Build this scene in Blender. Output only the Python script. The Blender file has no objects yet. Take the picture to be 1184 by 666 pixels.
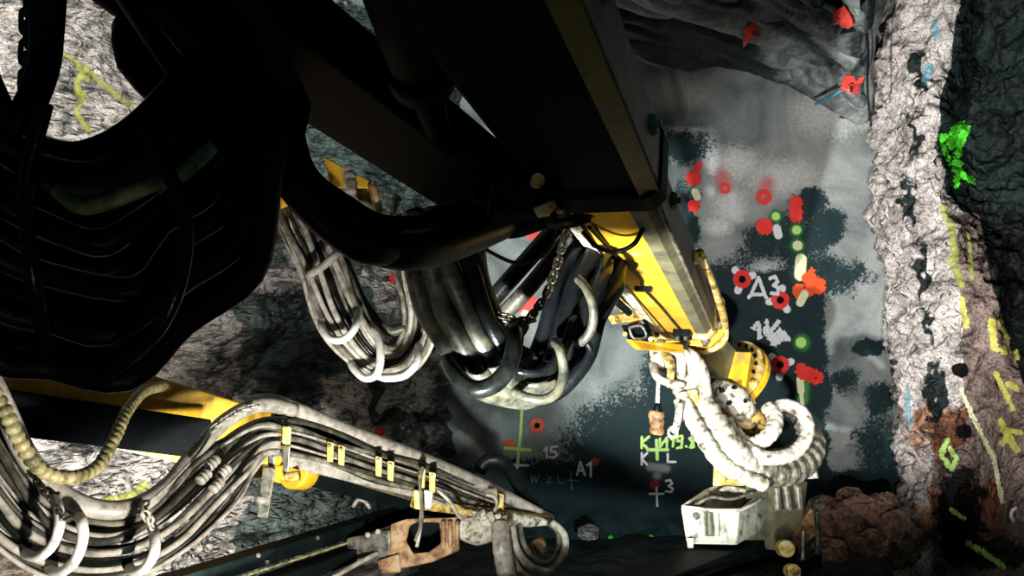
import bpy, bmesh, math, random
import numpy as np
from mathutils import Vector, Matrix, noise
from mathutils.bvhtree import BVHTree
random.seed(7)
F = 900.0
CAM = Vector((0, 0, 2.5))
COL = bpy.context.scene.collection
PI = math.pi

def P(px, py, Y):
    """world point standing at distance Y ahead, in the direction of that place of the photograph"""
    return Vector(((px - 592) / F * Y, Y, 2.5 - (py - 333) / F * Y))

# ------------------------------------------------------------------ materials
def nodes_of(m):
    m.use_nodes = True
    nt = m.node_tree
    return nt, nt.nodes, nt.links

def ramp(n, stops):
    r = n.new('ShaderNodeValToRGB')
    cr = r.color_ramp
    while len(cr.elements) > 1:
        cr.elements.remove(cr.elements[-1])
    cr.elements[0].position = stops[0][0]
    cr.elements[0].color = (*stops[0][1], 1)
    for p_, c_ in stops[1:]:
        e = cr.elements.new(p_)
        e.color = (*c_, 1)
    return r

def noise_tex(n, l, scale, detail=5, rough=0.6, vec=None, dist=0.0):
    t = n.new('ShaderNodeTexNoise')
    t.inputs['Scale'].default_value = scale
    t.inputs['Detail'].default_value = detail
    t.inputs['Roughness'].default_value = rough
    t.inputs['Distortion'].default_value = dist
    if vec is not None:
        l.new(vec, t.inputs['Vector'])
    return t

def mat(name, stops, rough=0.5, metal=0.0, scale=8.0, bump=0.15, bscale=60.0, detail=6, spec=0.5, rough2=None, dist=0.3):
    m = bpy.data.materials.new(name)
    nt, n, l = nodes_of(m)
    b = n['Principled BSDF']
    tc = n.new('ShaderNodeTexCoord')
    t = noise_tex(n, l, scale, detail, 0.65, tc.outputs['Object'], dist)
    r = ramp(n, stops)
    l.new(t.outputs['Fac'], r.inputs['Fac'])
    l.new(r.outputs['Color'], b.inputs['Base Color'])
    b.inputs['Metallic'].default_value = metal
    b.inputs['Specular IOR Level'].default_value = spec
    if rough2 is None:
        b.inputs['Roughness'].default_value = rough
    else:
        mr = n.new('ShaderNodeMapRange')
        mr.inputs['From Min'].default_value = 0.35
        mr.inputs['From Max'].default_value = 0.65
        mr.inputs['To Min'].default_value = rough
        mr.inputs['To Max'].default_value = rough2
        l.new(t.outputs['Fac'], mr.inputs['Value'])
        l.new(mr.outputs['Result'], b.inputs['Roughness'])
    if bump > 0:
        t2 = noise_tex(n, l, bscale, 4, 0.6, tc.outputs['Object'])
        bp = n.new('ShaderNodeBump')
        bp.inputs['Strength'].default_value = bump
        bp.inputs['Distance'].default_value = 0.01
        l.new(t2.outputs['Fac'], bp.inputs['Height'])
        l.new(bp.outputs['Normal'], b.inputs['Normal'])
    return m

M = {}
M['yellow'] = mat('yellow_machine_paint', [(0.30, (0.30, 0.20, 0.06)), (0.42, (0.52, 0.29, 0.02)), (0.60, (0.74, 0.42, 0.012)), (0.72, (0.52, 0.42, 0.20))], 0.35, 0.0, 6.0, 0.12, rough2=0.6)
M['dirty_yellow'] = mat('dusty_yellow_paint', [(0.38, (0.05, 0.04, 0.02)), (0.45, (0.38, 0.24, 0.04)), (0.54, (0.55, 0.40, 0.12)), (0.63, (0.55, 0.50, 0.36))], 0.5, 0.0, 14.0, 0.3)
M['olive'] = mat('grimy_olive_paint', [(0.35, (0.05, 0.05, 0.03)), (0.6, (0.14, 0.13, 0.07))], 0.5, 0, 7.0, 0.15)
M['cream'] = mat('dust_caked_paint', [(0.36, (0.03, 0.027, 0.02)), (0.43, (0.28, 0.25, 0.17)), (0.52, (0.55, 0.51, 0.42)), (0.68, (0.66, 0.62, 0.53))], 0.7, 0, 20.0, 0.5)
M['black'] = mat('black_rubber', [(0.4, (0.0015, 0.0025, 0.003)), (0.7, (0.005, 0.007, 0.0075))], 0.42, 0, 9.0, 0.2, spec=0.15)
M['black_gloss'] = mat('wet_black_rubber', [(0.4, (0.002, 0.003, 0.003)), (0.72, (0.010, 0.011, 0.009))], 0.24, 0, 14.0, 0.15, spec=.22)
M['dark_steel'] = mat('shade_dark_steel', [(0.4, (0.002, 0.004, 0.0045)), (0.7, (0.006, 0.010, 0.010))], 0.6, 0.0, 5.0, 0.12, spec=0.06)
M['steel'] = mat('dull_steel', [(0.38, (0.05, 0.05, 0.045)), (0.62, (0.26, 0.25, 0.21))], 0.4, 0.6, 16.0, 0.2)
M['hose_pale'] = mat('dusty_pale_hose', [(0.36, (0.16, 0.145, 0.12)), (0.46, (0.30, 0.27, 0.22)), (0.62, (0.44, 0.41, 0.36))], 0.36, 0, 18.0, 0.2)
M['hose_grey'] = mat('dusty_grey_hose', [(0.36, (0.04, 0.04, 0.032)), (0.5, (0.13, 0.12, 0.09)), (0.66, (0.26, 0.24, 0.19))], 0.36, 0, 16.0, 0.2)
M['hose_dark'] = mat('worn_dark_hose', [(0.38, (0.012, 0.014, 0.011)), (0.52, (0.045, 0.046, 0.032)), (0.68, (0.09, 0.085, 0.055))], 0.42, 0, 15.0, 0.25)
M['hose_white'] = mat('white_spiral_wrap', [(0.33, (0.06, 0.05, 0.035)), (0.41, (0.34, 0.31, 0.24)), (0.54, (0.60, 0.57, 0.49)), (0.7, (0.44, 0.41, 0.32))], 0.5, 0, 13.0, 0.4)
M['ring'] = mat('white_hose_ring', [(0.30, (0.25, 0.24, 0.2)), (0.42, (0.60, 0.58, 0.52)), (0.6, (0.78, 0.76, 0.70))], 0.5, 0, 18.0, 0.1)
M['corr_yellow'] = mat('yellow_corrugated_sleeve', [(0.36, (0.09, 0.08, 0.03)), (0.5, (0.28, 0.24, 0.10)), (0.66, (0.45, 0.40, 0.22))], 0.5, 0, 18.0, 0.1)
M['chain'] = mat('dark_chain_steel', [(0.4, (0.02, 0.02, 0.017)), (0.65, (0.16, 0.14, 0.10))], 0.4, 0.7, 30.0, 0.1)
M['chain_pale'] = mat('dusty_chain_steel', [(0.4, (0.28, 0.26, 0.20)), (0.65, (0.7, 0.67, 0.58))], 0.5, 0.2, 30.0, 0.1)
M['rust'] = mat('rusty_steel', [(0.34, (0.05, 0.03, 0.02)), (0.45, (0.20, 0.095, 0.035)), (0.55, (0.38, 0.22, 0.09)), (0.68, (0.36, 0.32, 0.25))], 0.6, 0, 10.0, 0.3)
M['zinc'] = mat('dusty_zinc_sheet', [(0.34, (0.05, 0.05, 0.035)), (0.44, (0.34, 0.34, 0.27)), (0.55, (0.54, 0.53, 0.44)), (0.70, (0.58, 0.48, 0.27))], 0.5, 0, 9.0, 0.2)
M['clamp_yellow'] = mat('yellow_clamp_plastic', [(0.35, (0.35, 0.24, 0.05)), (0.5, (0.78, 0.55, 0.10)), (0.68, (0.85, 0.72, 0.35))], 0.5, 0, 25.0, 0.1)
M['red_plate'] = mat('red_sprayed_steel', [(0.35, (0.55, 0.03, 0.02)), (0.6, (0.90, 0.07, 0.05)), (0.72, (0.85, 0.45, 0.38))], 0.5, 0, 14.0, 0.2)
M['blue_paint'] = mat('blue_sprayed_steel', [(0.35, (0.05, 0.20, 0.28)), (0.6, (0.10, 0.36, 0.48))], 0.5, 0, 14.0, 0.2)
M['void'] = mat('drill_hole_dark', [(0.4, (0.004, 0.005, 0.005)), (0.6, (0.01, 0.011, 0.011))], 0.9, 0, 8.0, 0.0, spec=0.05)

def rock_mat(name, pale, mid, dark, tint=None, scale=2.2, bump=0.9, rough=0.7, attr=None, attr_cols=None, bdist=0.05, strata=0.0, spec=0.3, speck=0.28):
    """rock: three tones broken up at several scales, cracks and a strong bump"""
    m = bpy.data.materials.new(name)
    nt, n, l = nodes_of(m)
    b = n['Principled BSDF']
    tc = n.new('ShaderNodeTexCoord')
    vec = tc.outputs['Object']
    if strata:
        mp = n.new('ShaderNodeMapping')
        mp.inputs['Rotation'].default_value = (0.3, strata, 0.2)
        mp.inputs['Scale'].default_value = (1, 1, 2.8)
        l.new(vec, mp.inputs['Vector'])
        vec = mp.outputs['Vector']
    t1 = noise_tex(n, l, scale, 12, 0.72, vec, 1.2)
    r = ramp(n, [(0.36, dark), (0.44, mid), (0.54, pale), (0.70, tint or pale)])
    l.new(t1.outputs['Fac'], r.inputs['Fac'])
    # fine speckle of dark grains
    t2 = noise_tex(n, l, scale * 22, 5, 0.75, vec, 0.6)
    r2 = ramp(n, [(0.40, (speck, speck, speck)), (0.50, (1, 1, 1)), (0.62, (1.35, 1.33, 1.3))])
    l.new(t2.outputs['Fac'], r2.inputs['Fac'])
    mul = n.new('ShaderNodeMix')
    mul.data_type = 'RGBA'
    mul.blend_type = 'MULTIPLY'
    mul.inputs['Factor'].default_value = 1.0
    l.new(r.outputs['Color'], mul.inputs['A'])
    l.new(r2.outputs['Color'], mul.inputs['B'])
    # dark cracks
    v = n.new('ShaderNodeTexVoronoi')
    v.feature = 'DISTANCE_TO_EDGE'
    v.inputs['Scale'].default_value = scale * 1.3
    wv = n.new('ShaderNodeMix')
    wv.data_type = 'RGBA'
    wv.inputs['Factor'].default_value = 0.5
    l.new(vec, wv.inputs['A'])
    l.new(t1.outputs['Color'], wv.inputs['B'])
    l.new(wv.outputs['Result'], v.inputs['Vector'])
    r3 = ramp(n, [(0.0, (0.25, 0.25, 0.25)), (0.018, (1, 1, 1))])
    l.new(v.outputs['Distance'], r3.inputs['Fac'])
    mul2 = n.new('ShaderNodeMix')
    mul2.data_type = 'RGBA'
    mul2.blend_type = 'MULTIPLY'
    mul2.inputs['Factor'].default_value = 0.45
    l.new(mul.outputs['Result'], mul2.inputs['A'])
    l.new(r3.outputs['Color'], mul2.inputs['B'])
    out = mul2.outputs['Result']
    if attr:
        for an, ac, am in attr:
            at = n.new('ShaderNodeAttribute')
            at.attribute_name = an
            t4 = noise_tex(n, l, 26, 6, 0.8, tc.outputs['Object'], 0.2)
            ad = n.new('ShaderNodeMath')
            ad.operation = 'MULTIPLY_ADD'
            ad.inputs[1].default_value = am
            l.new(t4.outputs['Fac'], ad.inputs[0])
            l.new(at.outputs['Fac'], ad.inputs[2])
            sub = n.new('ShaderNodeMath')
            sub.operation = 'SUBTRACT'
            sub.inputs[1].default_value = am * 0.5
            l.new(ad.outputs[0], sub.inputs[0])
            r5 = ramp(n, [(0.44, (0, 0, 0)), (0.56, (1, 1, 1))])
            l.new(sub.outputs[0], r5.inputs['Fac'])
            mx = n.new('ShaderNodeMix')
            mx.data_type = 'RGBA'
            l.new(r5.outputs['Color'], mx.inputs['Factor'])
            l.new(out, mx.inputs['A'])
            # other tones, painted shade included, keep the grain of the rock
            mm = n.new('ShaderNodeMix')
            mm.data_type = 'RGBA'
            mm.blend_type = 'MULTIPLY'
            mm.inputs['Factor'].default_value = 1
            mm.inputs['B'].default_value = (*ac, 1)
            l.new(out, mm.inputs['A'])
            l.new(mm.outputs['Result'], mx.inputs['B'])
            out = mx.outputs['Result']
    l.new(out, b.inputs['Base Color'])
    b.inputs['Roughness'].default_value = rough
    b.inputs['Specular IOR Level'].default_value = spec
    t6 = noise_tex(n, l, scale * 3.5, 8, 0.6, vec, 0.8)
    t6.noise_type = 'RIDGED_MULTIFRACTAL'
    t6.normalize = True
    bp = n.new('ShaderNodeBump')
    bp.inputs['Strength'].default_value = bump
    bp.inputs['Distance'].default_value = bdist
    l.new(t6.outputs['Fac'], bp.inputs['Height'])
    l.new(bp.outputs['Normal'], b.inputs['Normal'])
    return m

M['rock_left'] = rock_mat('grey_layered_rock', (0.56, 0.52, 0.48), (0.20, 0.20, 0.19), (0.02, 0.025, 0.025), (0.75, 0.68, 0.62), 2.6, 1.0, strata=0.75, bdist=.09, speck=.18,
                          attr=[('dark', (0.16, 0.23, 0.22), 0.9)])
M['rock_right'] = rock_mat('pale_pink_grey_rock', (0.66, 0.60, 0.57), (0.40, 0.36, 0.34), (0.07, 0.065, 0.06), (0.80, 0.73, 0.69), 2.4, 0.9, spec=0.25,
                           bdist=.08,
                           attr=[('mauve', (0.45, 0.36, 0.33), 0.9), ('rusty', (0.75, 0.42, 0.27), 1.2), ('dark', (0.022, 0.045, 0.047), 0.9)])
M['rock_roof'] = rock_mat('smooth_grey_roof_rock', (0.26, 0.29, 0.28), (0.13, 0.16, 0.155), (0.02, 0.027, 0.028), (0.36, 0.37, 0.35), 1.1, 0.45, rough=0.45, spec=0.4, speck=0.7,
                          attr=[('dark', (0.10, 0.14, 0.145), 0.35)])
M['rock_floor'] = rock_mat('wet_muck_floor', (0.03, 0.035, 0.035), (0.018, 0.024, 0.025), (0.008, 0.012, 0.014), None, 2.0, 0.6, rough=0.6)
M['rubble'] = rock_mat('brown_rubble', (0.55, 0.31, 0.22), (0.26, 0.16, 0.12), (0.03, 0.026, 0.024), (0.75, 0.44, 0.31), 5.0, 1.0)

def face_mat():
    m = bpy.data.materials.new('grey_tunnel_face_rock')
    nt, n, l = nodes_of(m)
    b = n['Principled BSDF']
    tc = n.new('ShaderNodeTexCoord')
    big = noise_tex(n, l, 1.1, 5, 0.55, tc.outputs['Object'], 1.0)
    r = ramp(n, [(0.34, (0.11, 0.14, 0.14)), (0.5, (0.29, 0.32, 0.31)), (0.66, (0.44, 0.46, 0.445))])
    l.new(big.outputs['Fac'], r.inputs['Fac'])
    grain = noise_tex(n, l, 55, 6, 0.75, tc.outputs['Object'])
    rg = ramp(n, [(0.35, (0.72, 0.74, 0.73)), (0.6, (1, 1, 1))])
    l.new(grain.outputs['Fac'], rg.inputs['Fac'])
    mul = n.new('ShaderNodeMix')
    mul.data_type = 'RGBA'
    mul.blend_type = 'MULTIPLY'
    mul.inputs['Factor'].default_value = 1
    l.new(r.outputs['Color'], mul.inputs['A'])
    l.new(rg.outputs['Color'], mul.inputs['B'])
    out = mul.outputs['Result']
    speck = noise_tex(n, l, 30, 8, 0.85, tc.outputs['Object'], 0.2)
    for an, colr in (('dust', (0.74, 0.74, 0.72)), ('wet_and_shade', (0.010, 0.030, 0.034))):
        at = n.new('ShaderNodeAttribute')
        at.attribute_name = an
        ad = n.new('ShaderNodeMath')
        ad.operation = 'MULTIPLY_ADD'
        ad.inputs[1].default_value = 2.4 if an == 'wet_and_shade' else 1.5
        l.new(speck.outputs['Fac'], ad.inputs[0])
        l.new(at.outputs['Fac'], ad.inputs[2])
        r5 = ramp(n, [(0.0, (0, 0, 0)), (0.06, (1, 1, 1))] if an == 'wet_and_shade' else [(0.0, (0, 0, 0)), (0.45, (1, 1, 1))])
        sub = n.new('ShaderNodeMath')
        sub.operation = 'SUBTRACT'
        sub.inputs[1].default_value = 1.68 if an == 'wet_and_shade' else 1.25
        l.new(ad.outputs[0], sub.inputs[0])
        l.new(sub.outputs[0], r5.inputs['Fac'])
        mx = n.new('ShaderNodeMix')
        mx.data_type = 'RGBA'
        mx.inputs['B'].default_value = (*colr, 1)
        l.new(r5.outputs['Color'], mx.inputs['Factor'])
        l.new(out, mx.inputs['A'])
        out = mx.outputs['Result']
    l.new(out, b.inputs['Base Color'])
    b.inputs['Roughness'].default_value = 0.62
    b.inputs['Specular IOR Level'].default_value = 0.25
    bp = n.new('ShaderNodeBump')
    bp.inputs['Strength'].default_value = 0.35
    bp.inputs['Distance'].default_value = 0.02
    l.new(grain.outputs['Fac'], bp.inputs['Height'])
    l.new(bp.outputs['Normal'], b.inputs['Normal'])
    return m
M['face'] = face_mat()

def spray_mat(name, colr, soft=0.7, hazy=False):
    m = bpy.data.materials.new(name)
    nt, n, l = nodes_of(m)
    b = n['Principled BSDF']
    b.inputs['Base Color'].default_value = (*colr, 1)
    b.inputs['Roughness'].default_value = 0.55
    tc = n.new('ShaderNodeTexCoord')
    at = n.new('ShaderNodeAttribute')
    at.attribute_name = 'm'
    t = noise_tex(n, l, 45, 6, 0.8, tc.outputs['Object'])
    ad = n.new('ShaderNodeMath')
    ad.operation = 'MULTIPLY_ADD'
    ad.inputs[1].default_value = soft
    l.new(t.outputs['Fac'], ad.inputs[0])
    l.new(at.outputs['Fac'], ad.inputs[2])
    mr = n.new('ShaderNodeMapRange')
    mr.interpolation_type = 'SMOOTHSTEP'
    mr.inputs['From Min'].default_value = (0.0 if hazy else 0.18) + soft / 2
    mr.inputs['From Max'].default_value = (1.1 if hazy else 0.62) + soft / 2
    mr.inputs['To Max'].default_value = 0.85 if hazy else 1.0
    l.new(ad.outputs[0], mr.inputs['Value'])
    l.new(mr.outputs['Result'], b.inputs['Alpha'])
    return m
SP = {'red': spray_mat('red_spray_paint', (0.95, 0.028, 0.018)), 'pink': spray_mat('pink_overspray', (0.85, 0.18, 0.19), .5, True),
      'orange': spray_mat('orange_red_spray_paint', (0.95, 0.10, 0.02)), 'white': spray_mat('white_spray_paint', (0.86, 0.89, 0.92)),
      'lime': spray_mat('lime_spray_paint', (0.62, 0.95, 0.25)), 'green': spray_mat('green_spray_paint', (0.10, 0.80, 0.03), 0.9),
      'halo': spray_mat('green_overspray', (0.04, 0.30, 0.06), .5, True), 'yellow': spray_mat('yellow_spray_paint', (0.62, 0.58, 0.12)),
      'olive': spray_mat('faded_yellow_green_spray', (0.42, 0.45, 0.10), .5, True), 'blue': spray_mat('pale_blue_spray_paint', (0.25, 0.52, 0.62), .5, True),
      'cream': spray_mat('cream_spray_paint', (0.90, 0.92, 0.55)), 'faint': spray_mat('faded_chalk', (0.30, 0.36, 0.36), .5, True),
      'faintwhite': spray_mat('white_overspray_haze', (0.85, 0.88, 0.9), .6, True), 'dark': M['void'], 'darkred': spray_mat('dark_red_spray_paint', (0.30, 0.02, 0.02))}

# ------------------------------------------------------------------ mesh builder
class MB:
    def __init__(s):
        s.v = []
        s.f = []
        s.sm = []
    def add(s, vs, fs, smooth=True):
        o = len(s.v)
        s.v += [Vector(v) for v in vs]
        s.f += [tuple(i + o for i in f) for f in fs]
        s.sm += [smooth] * len(fs)
        return s
    def tube(s, pts, r, sides=10, step=None, ribs=None, spiral=False, closed=False, flat=None):
        """swept tube through points (Catmull-Rom); r is one radius or one per point; ribs = (pitch, depth)"""
        P_, R_ = smooth_path(pts, r, step or (ribs[0] / (9 if spiral else 6) if ribs else None), closed)
        n = len(P_)
        T = [(P_[min(i + 1, n - 1)] - P_[max(i - 1, 0)]).normalized() for i in range(n)]
        ref = Vector((0, 0, 1)) if abs(T[0].z) < 0.9 else Vector((1, 0, 0))
        N = (ref - T[0] * ref.dot(T[0])).normalized()
        vs = []
        dist_ = 0
        for i in range(n):
            if i:
                dist_ += (P_[i] - P_[i - 1]).length
                N = (N - T[i] * N.dot(T[i])).normalized()
            B = T[i].cross(N)
            for k in range(sides):
                a = 2 * PI * k / sides
                rr = R_[i]
                if ribs:
                    ph = dist_ / ribs[0] + (k / sides if spiral else 0)
                    q = ph % 1.0
                    if spiral:
                        rr *= 1 - ribs[1] * math.exp(-((q - .5) / .13) ** 2) + ribs[1] * .5 * (q - .5)
                    else:
                        rr *= 1 + ribs[1] * ((abs(math.sin(PI * q)) ** 0.6) - 0.6)
                ca, sa = math.cos(a), math.sin(a)
                if flat:
                    sa *= flat
                vs.append(P_[i] + N * (ca * rr) + B * (sa * rr))
        fs = []
        for i in range(n - 1):
            for k in range(sides):
                k2 = (k + 1) % sides
                fs.append((i * sides + k, i * sides + k2, (i + 1) * sides + k2, (i + 1) * sides + k))
        fs.append(tuple(reversed(range(sides))))
        fs.append(tuple((n - 1) * sides + k for k in range(sides)))
        return s.add(vs, fs)
    def prism(s, p0, p1, prof0, prof1=None, up=Vector((0, 0, 1)), cuts=0):
        """solid with a polygon profile [(a, b)] from p0 to p1; a runs to the right, b up"""
        p0, p1 = Vector(p0), Vector(p1)
        d = (p1 - p0).normalized()
        a_ = d.cross(up).normalized()
        b_ = a_.cross(d)
        prof1 = prof1 or prof0
        n = len(prof0)
        vs = []
        for q in range(cuts + 2):
            t = q / (cuts + 1)
            for (x0, y0), (x1, y1) in zip(prof0, prof1):
                vs.append(p0.lerp(p1, t) + a_ * (x0 + (x1 - x0) * t) + b_ * (y0 + (y1 - y0) * t))
        fs = []
        for q in range(cuts + 1):
            for k in range(n):
                k2 = (k + 1) % n
                fs.append((q * n + k, q * n + k2, (q + 1) * n + k2, (q + 1) * n + k))
        fs.append(tuple(reversed(range(n))))
        fs.append(tuple((cuts + 1) * n + k for k in range(n)))
        return s.add(vs, fs, False)
    def slab(s, poly, thick):
        """flat plate: polygon of world points, given thickness away from the viewer side"""
        poly = [Vector(p) for p in poly]
        nn = (poly[1] - poly[0]).cross(poly[2] - poly[0]).normalized()
        if nn.dot(CAM - poly[0]) > 0:
            nn = -nn
        n = len(poly)
        vs = poly + [p + nn * thick for p in poly]
        fs = [tuple(range(n)), tuple(reversed(range(n, 2 * n)))]
        for k in range(n):
            k2 = (k + 1) % n
            fs.append((k, n + k, n + k2, k2))
        return s.add(vs, fs, False)
    def hexa(s, a, b):
        """block from a near quad a to a far quad b (four world points each)"""
        vs = [Vector(p) for p in a + b]
        fs = [(0, 1, 2, 3), (7, 6, 5, 4)] + [(k, 4 + k, 4 + (k + 1) % 4, (k + 1) % 4) for k in range(4)]
        return s.add(vs, fs, False)
    def disc(s, c, axis, r, h, sides=20, r2=None):
        axis = Vector(axis).normalized()
        c = Vector(c)
        ref = Vector((0, 0, 1)) if abs(axis.z) < 0.9 else Vector((1, 0, 0))
        a_ = axis.cross(ref).normalized()
        b_ = axis.cross(a_)
        r2 = r if r2 is None else r2
        vs = []
        for q, rr in ((0, r), (1, r2)):
            for k in range(sides):
                t = 2 * PI * k / sides
                vs.append(c + axis * (h * q) + a_ * (rr * math.cos(t)) + b_ * (rr * math.sin(t)))
        fs = [(k, (k + 1) % sides, sides + (k + 1) % sides, sides + k) for k in range(sides)]
        fs += [tuple(reversed(range(sides))), tuple(range(sides, 2 * sides))]
        return s.add(vs, fs, False)
    def ringdisc(s, c, axis, r, rin, h, sides=40, a0=0, a1=2 * PI, ref=None):
        """flat ring (or a sector of one) with thickness h"""
        axis = Vector(axis).normalized()
        c = Vector(c)
        ref = ref or (Vector((0, 0, 1)) if abs(axis.z) < 0.9 else Vector((1, 0, 0)))
        a_ = (ref - axis * ref.dot(axis)).normalized()
        b_ = axis.cross(a_)
        full = abs(a1 - a0 - 2 * PI) < 1e-6
        vs = []
        m = sides if full else sides + 1
        for k in range(m):
            t = a0 + (a1 - a0) * k / sides
            e = a_ * math.cos(t) + b_ * math.sin(t)
            vs += [c + e * rin, c + e * r, c + e * r + axis * h, c + e * rin + axis * h]
        fs = []
        for k in range(sides):
            k2 = (k + 1) % m
            for q in range(4):
                fs.append((k * 4 + q, k2 * 4 + q, k2 * 4 + (q + 1) % 4, k * 4 + (q + 1) % 4))
        if not full:
            fs += [(0, 1, 2, 3), tuple((m - 1) * 4 + q for q in (3, 2, 1, 0))]
        return s.add(vs, fs, False)

def smooth_path(pts, r, step=None, closed=False):
    pts = [Vector(p) for p in pts]
    n = len(pts)
    rs = list(r) if isinstance(r, (list, tuple)) else [r] * n
    out, ro = [], []
    rm = sum(rs) / n
    step = step or max(rm * 0.8, 0.012)
    for i in range(n - 1):
        p0 = pts[i - 1] if i > 0 else pts[i] * 2 - pts[i + 1]
        p1, p2 = pts[i], pts[i + 1]
        p3 = pts[i + 2] if i + 2 < n else pts[i + 1] * 2 - pts[i]
        L = (p2 - p1).length
        m = max(2, int(L / step) + 1)
        for k in range(m):
            t = k / m
            t2, t3 = t * t, t * t * t
            q = 0.5 * ((2 * p1) + (p2 - p0) * t + (2 * p0 - 5 * p1 + 4 * p2 - p3) * t2 + (3 * p1 - p0 - 3 * p2 + p3) * t3)
            out.append(q)
            ro.append(rs[i] + (rs[i + 1] - rs[i]) * t)
    out.append(pts[-1])
    ro.append(rs[-1])
    return out, ro

ORG = {}
def link(name, me, m, parent, origin):
    me.materials.append(m)
    o = bpy.data.objects.new(name, me)
    COL.objects.link(o)
    if parent is not None:
        o.parent = parent
        ORG[o.name] = ORG[parent.name]
    else:
        o.location = origin
        ORG[o.name] = Vector(origin)
    return o

def build(name, mb, m, parent=None, label=None, bevel=0.0):
    if parent is not None:
        org = ORG[parent.name]
    else:
        xs = [v.x for v in mb.v]; ys = [v.y for v in mb.v]; zs = [v.z for v in mb.v]
        org = Vector(((min(xs) + max(xs)) / 2, (min(ys) + max(ys)) / 2, min(zs)))
    me = bpy.data.meshes.new(name)
    me.from_pydata([v - org for v in mb.v], [], mb.f)
    me.polygons.foreach_set('use_smooth', mb.sm)
    me.update()
    bm = bmesh.new(); bm.from_mesh(me)
    bmesh.ops.recalc_face_normals(bm, faces=bm.faces)
    bm.to_mesh(me); bm.free()
    o = link(name, me, m, parent, org)
    if bevel:
        b = o.modifiers.new('bevel', 'BEVEL')
        b.width = bevel; b.segments = 2; b.limit_method = 'ANGLE'; b.angle_limit = 0.6
    if label:
        o['label'] = label
    return o

def thing(name, label, cat, loc, group=None):
    o = bpy.data.objects.new(name, None)
    o.empty_display_size = 0.1
    COL.objects.link(o)
    o.location = loc
    ORG[o.name] = Vector(loc)
    o['label'] = label
    o['category'] = cat
    if group:
        o['group'] = group
    return o

def tag(o, label, cat, group=None):
    o['label'] = label
    o['category'] = cat
    if group:
        o['group'] = group
    return o

def px_path(pts):
    return [P(*p) for p in pts]

def hose(pts, r, sides=12, **k):
    return MB().tube(px_path(pts), r, sides, **k)

def framed(pts, step):
    path, _ = smooth_path(px_path(pts), 1.0, step)
    n = len(path)
    fr = []
    for i in range(n):
        T = (path[min(i + 1, n - 1)] - path[max(i - 1, 0)]).normalized()
        V = (path[i] - CAM).normalized()
        L = T.cross(V).normalized()
        D = L.cross(T).normalized()
        if D.dot(V) < 0:
            D = -D
        fr.append((path[i], L, D))
    return fr

def bundle(root, pts, offs, mats, wob=0.01, name='hose', step=0.06, spread=None, seed=0, sides=10, ribs=None):
    """hoses laid side by side along one path; offs = [(across, depth, radius)] in metres"""
    fr = framed(pts, step)
    n = len(fr)
    res = []
    for q, (a, b, r) in enumerate(offs):
        line = []
        for i, (c, L, D) in enumerate(fr):
            s_ = i / (n - 1)
            k = 1.0
            if spread:
                x = s_ * (len(spread) - 1)
                j = min(int(x), len(spread) - 2)
                k = spread[j] + (spread[j + 1] - spread[j]) * (x - j)
            wa = wob * noise.noise(Vector((s_ * 4.0, q * 3.1, seed)))
            wb = wob * noise.noise(Vector((s_ * 4.0, q * 3.1 + 50, seed)))
            line.append(c + L * (a * k + wa * 2) + D * (b * k + wb * 2))
        mb = MB().tube(line, r, sides, step=step, ribs=ribs)
        res.append(build(name, mb, mats[q % len(mats)], root))
    return res

def chain(name, label, pts, m, size=0.03, group=None):
    path, _ = smooth_path(px_path(pts), 1.0, 0.01)
    acc = [0]
    for i in range(1, len(path)):
        acc.append(acc[-1] + (path[i] - path[i - 1]).length)
    root = thing(name, label, 'chain', path[-1], group)
    w = size * 0.32
    pts_ = []
    hl = size * 0.5 - w * 0.2
    for k in range(17):
        t = 2 * PI * k / 16
        pts_.append(Vector((math.cos(t) * w + 0, 0, math.sin(t) * w + (hl - w * .4) * (1 if math.sin(t) > 0.01 else -1 if math.sin(t) < -0.01 else 0))))
    lb = MB().tube(pts_, size * 0.13, 6, step=1)
    me = bpy.data.meshes.new('link')
    me.from_pydata(lb.v, [], lb.f)
    me.polygons.foreach_set('use_smooth', lb.sm)
    me.materials.append(m)
    n = int(acc[-1] / (size * 0.74))
    j = 0
    for k in range(n):
        d = (k + .5) * size * 0.74
        while j < len(acc) - 2 and acc[j + 1] < d:
            j += 1
        p = path[j]
        T = (path[min(j + 2, len(path) - 1)] - path[max(j - 2, 0)]).normalized()
        V = (p - CAM).normalized()
        L = T.cross(V).normalized()
        D = L.cross(T)
        if k % 2:
            L, D = (L * .35 + D * .94), (D * .35 - L * .94)
        else:
            L, D = (L * .94 - D * .35), (D * .94 + L * .35)
        o = bpy.data.objects.new('link', me)
        COL.objects.link(o)
        o.parent = root
        Mx = Matrix((L, D, T)).transposed().to_4x4()
        Mx.translation = p - ORG[root.name]
        o.matrix_local = Mx
    return root

# ------------------------------------------------------------------ rock shell
def cr(a, b, c, d, t):
    return 0.5 * ((2 * b) + (c - a) * t + (2 * a - 5 * b + 4 * c - d) * t * t + (3 * b - a - 3 * c + d) * t ** 3)

def resample(A, n, axis):
    A = np.moveaxis(A, axis, 0)
    m = A.shape[0]
    out = []
    for i in range(n):
        x = i / (n - 1) * (m - 1)
        j = min(int(x), m - 2)
        t = x - j
        a = A[max(j - 1, 0)]; b = A[j]; c = A[j + 1]; d = A[min(j + 2, m - 1)]
        out.append(cr(a, b, c, d, t))
    return np.moveaxis(np.array(out), 0, axis)

def project(v):
    """where a world point is seen from the photographer's place (used to lay stains, painted shade and paint on the rock)"""
    return 592 + v[0] / v[1] * F, 333 - (v[2] - 2.5) / v[1] * F

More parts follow.
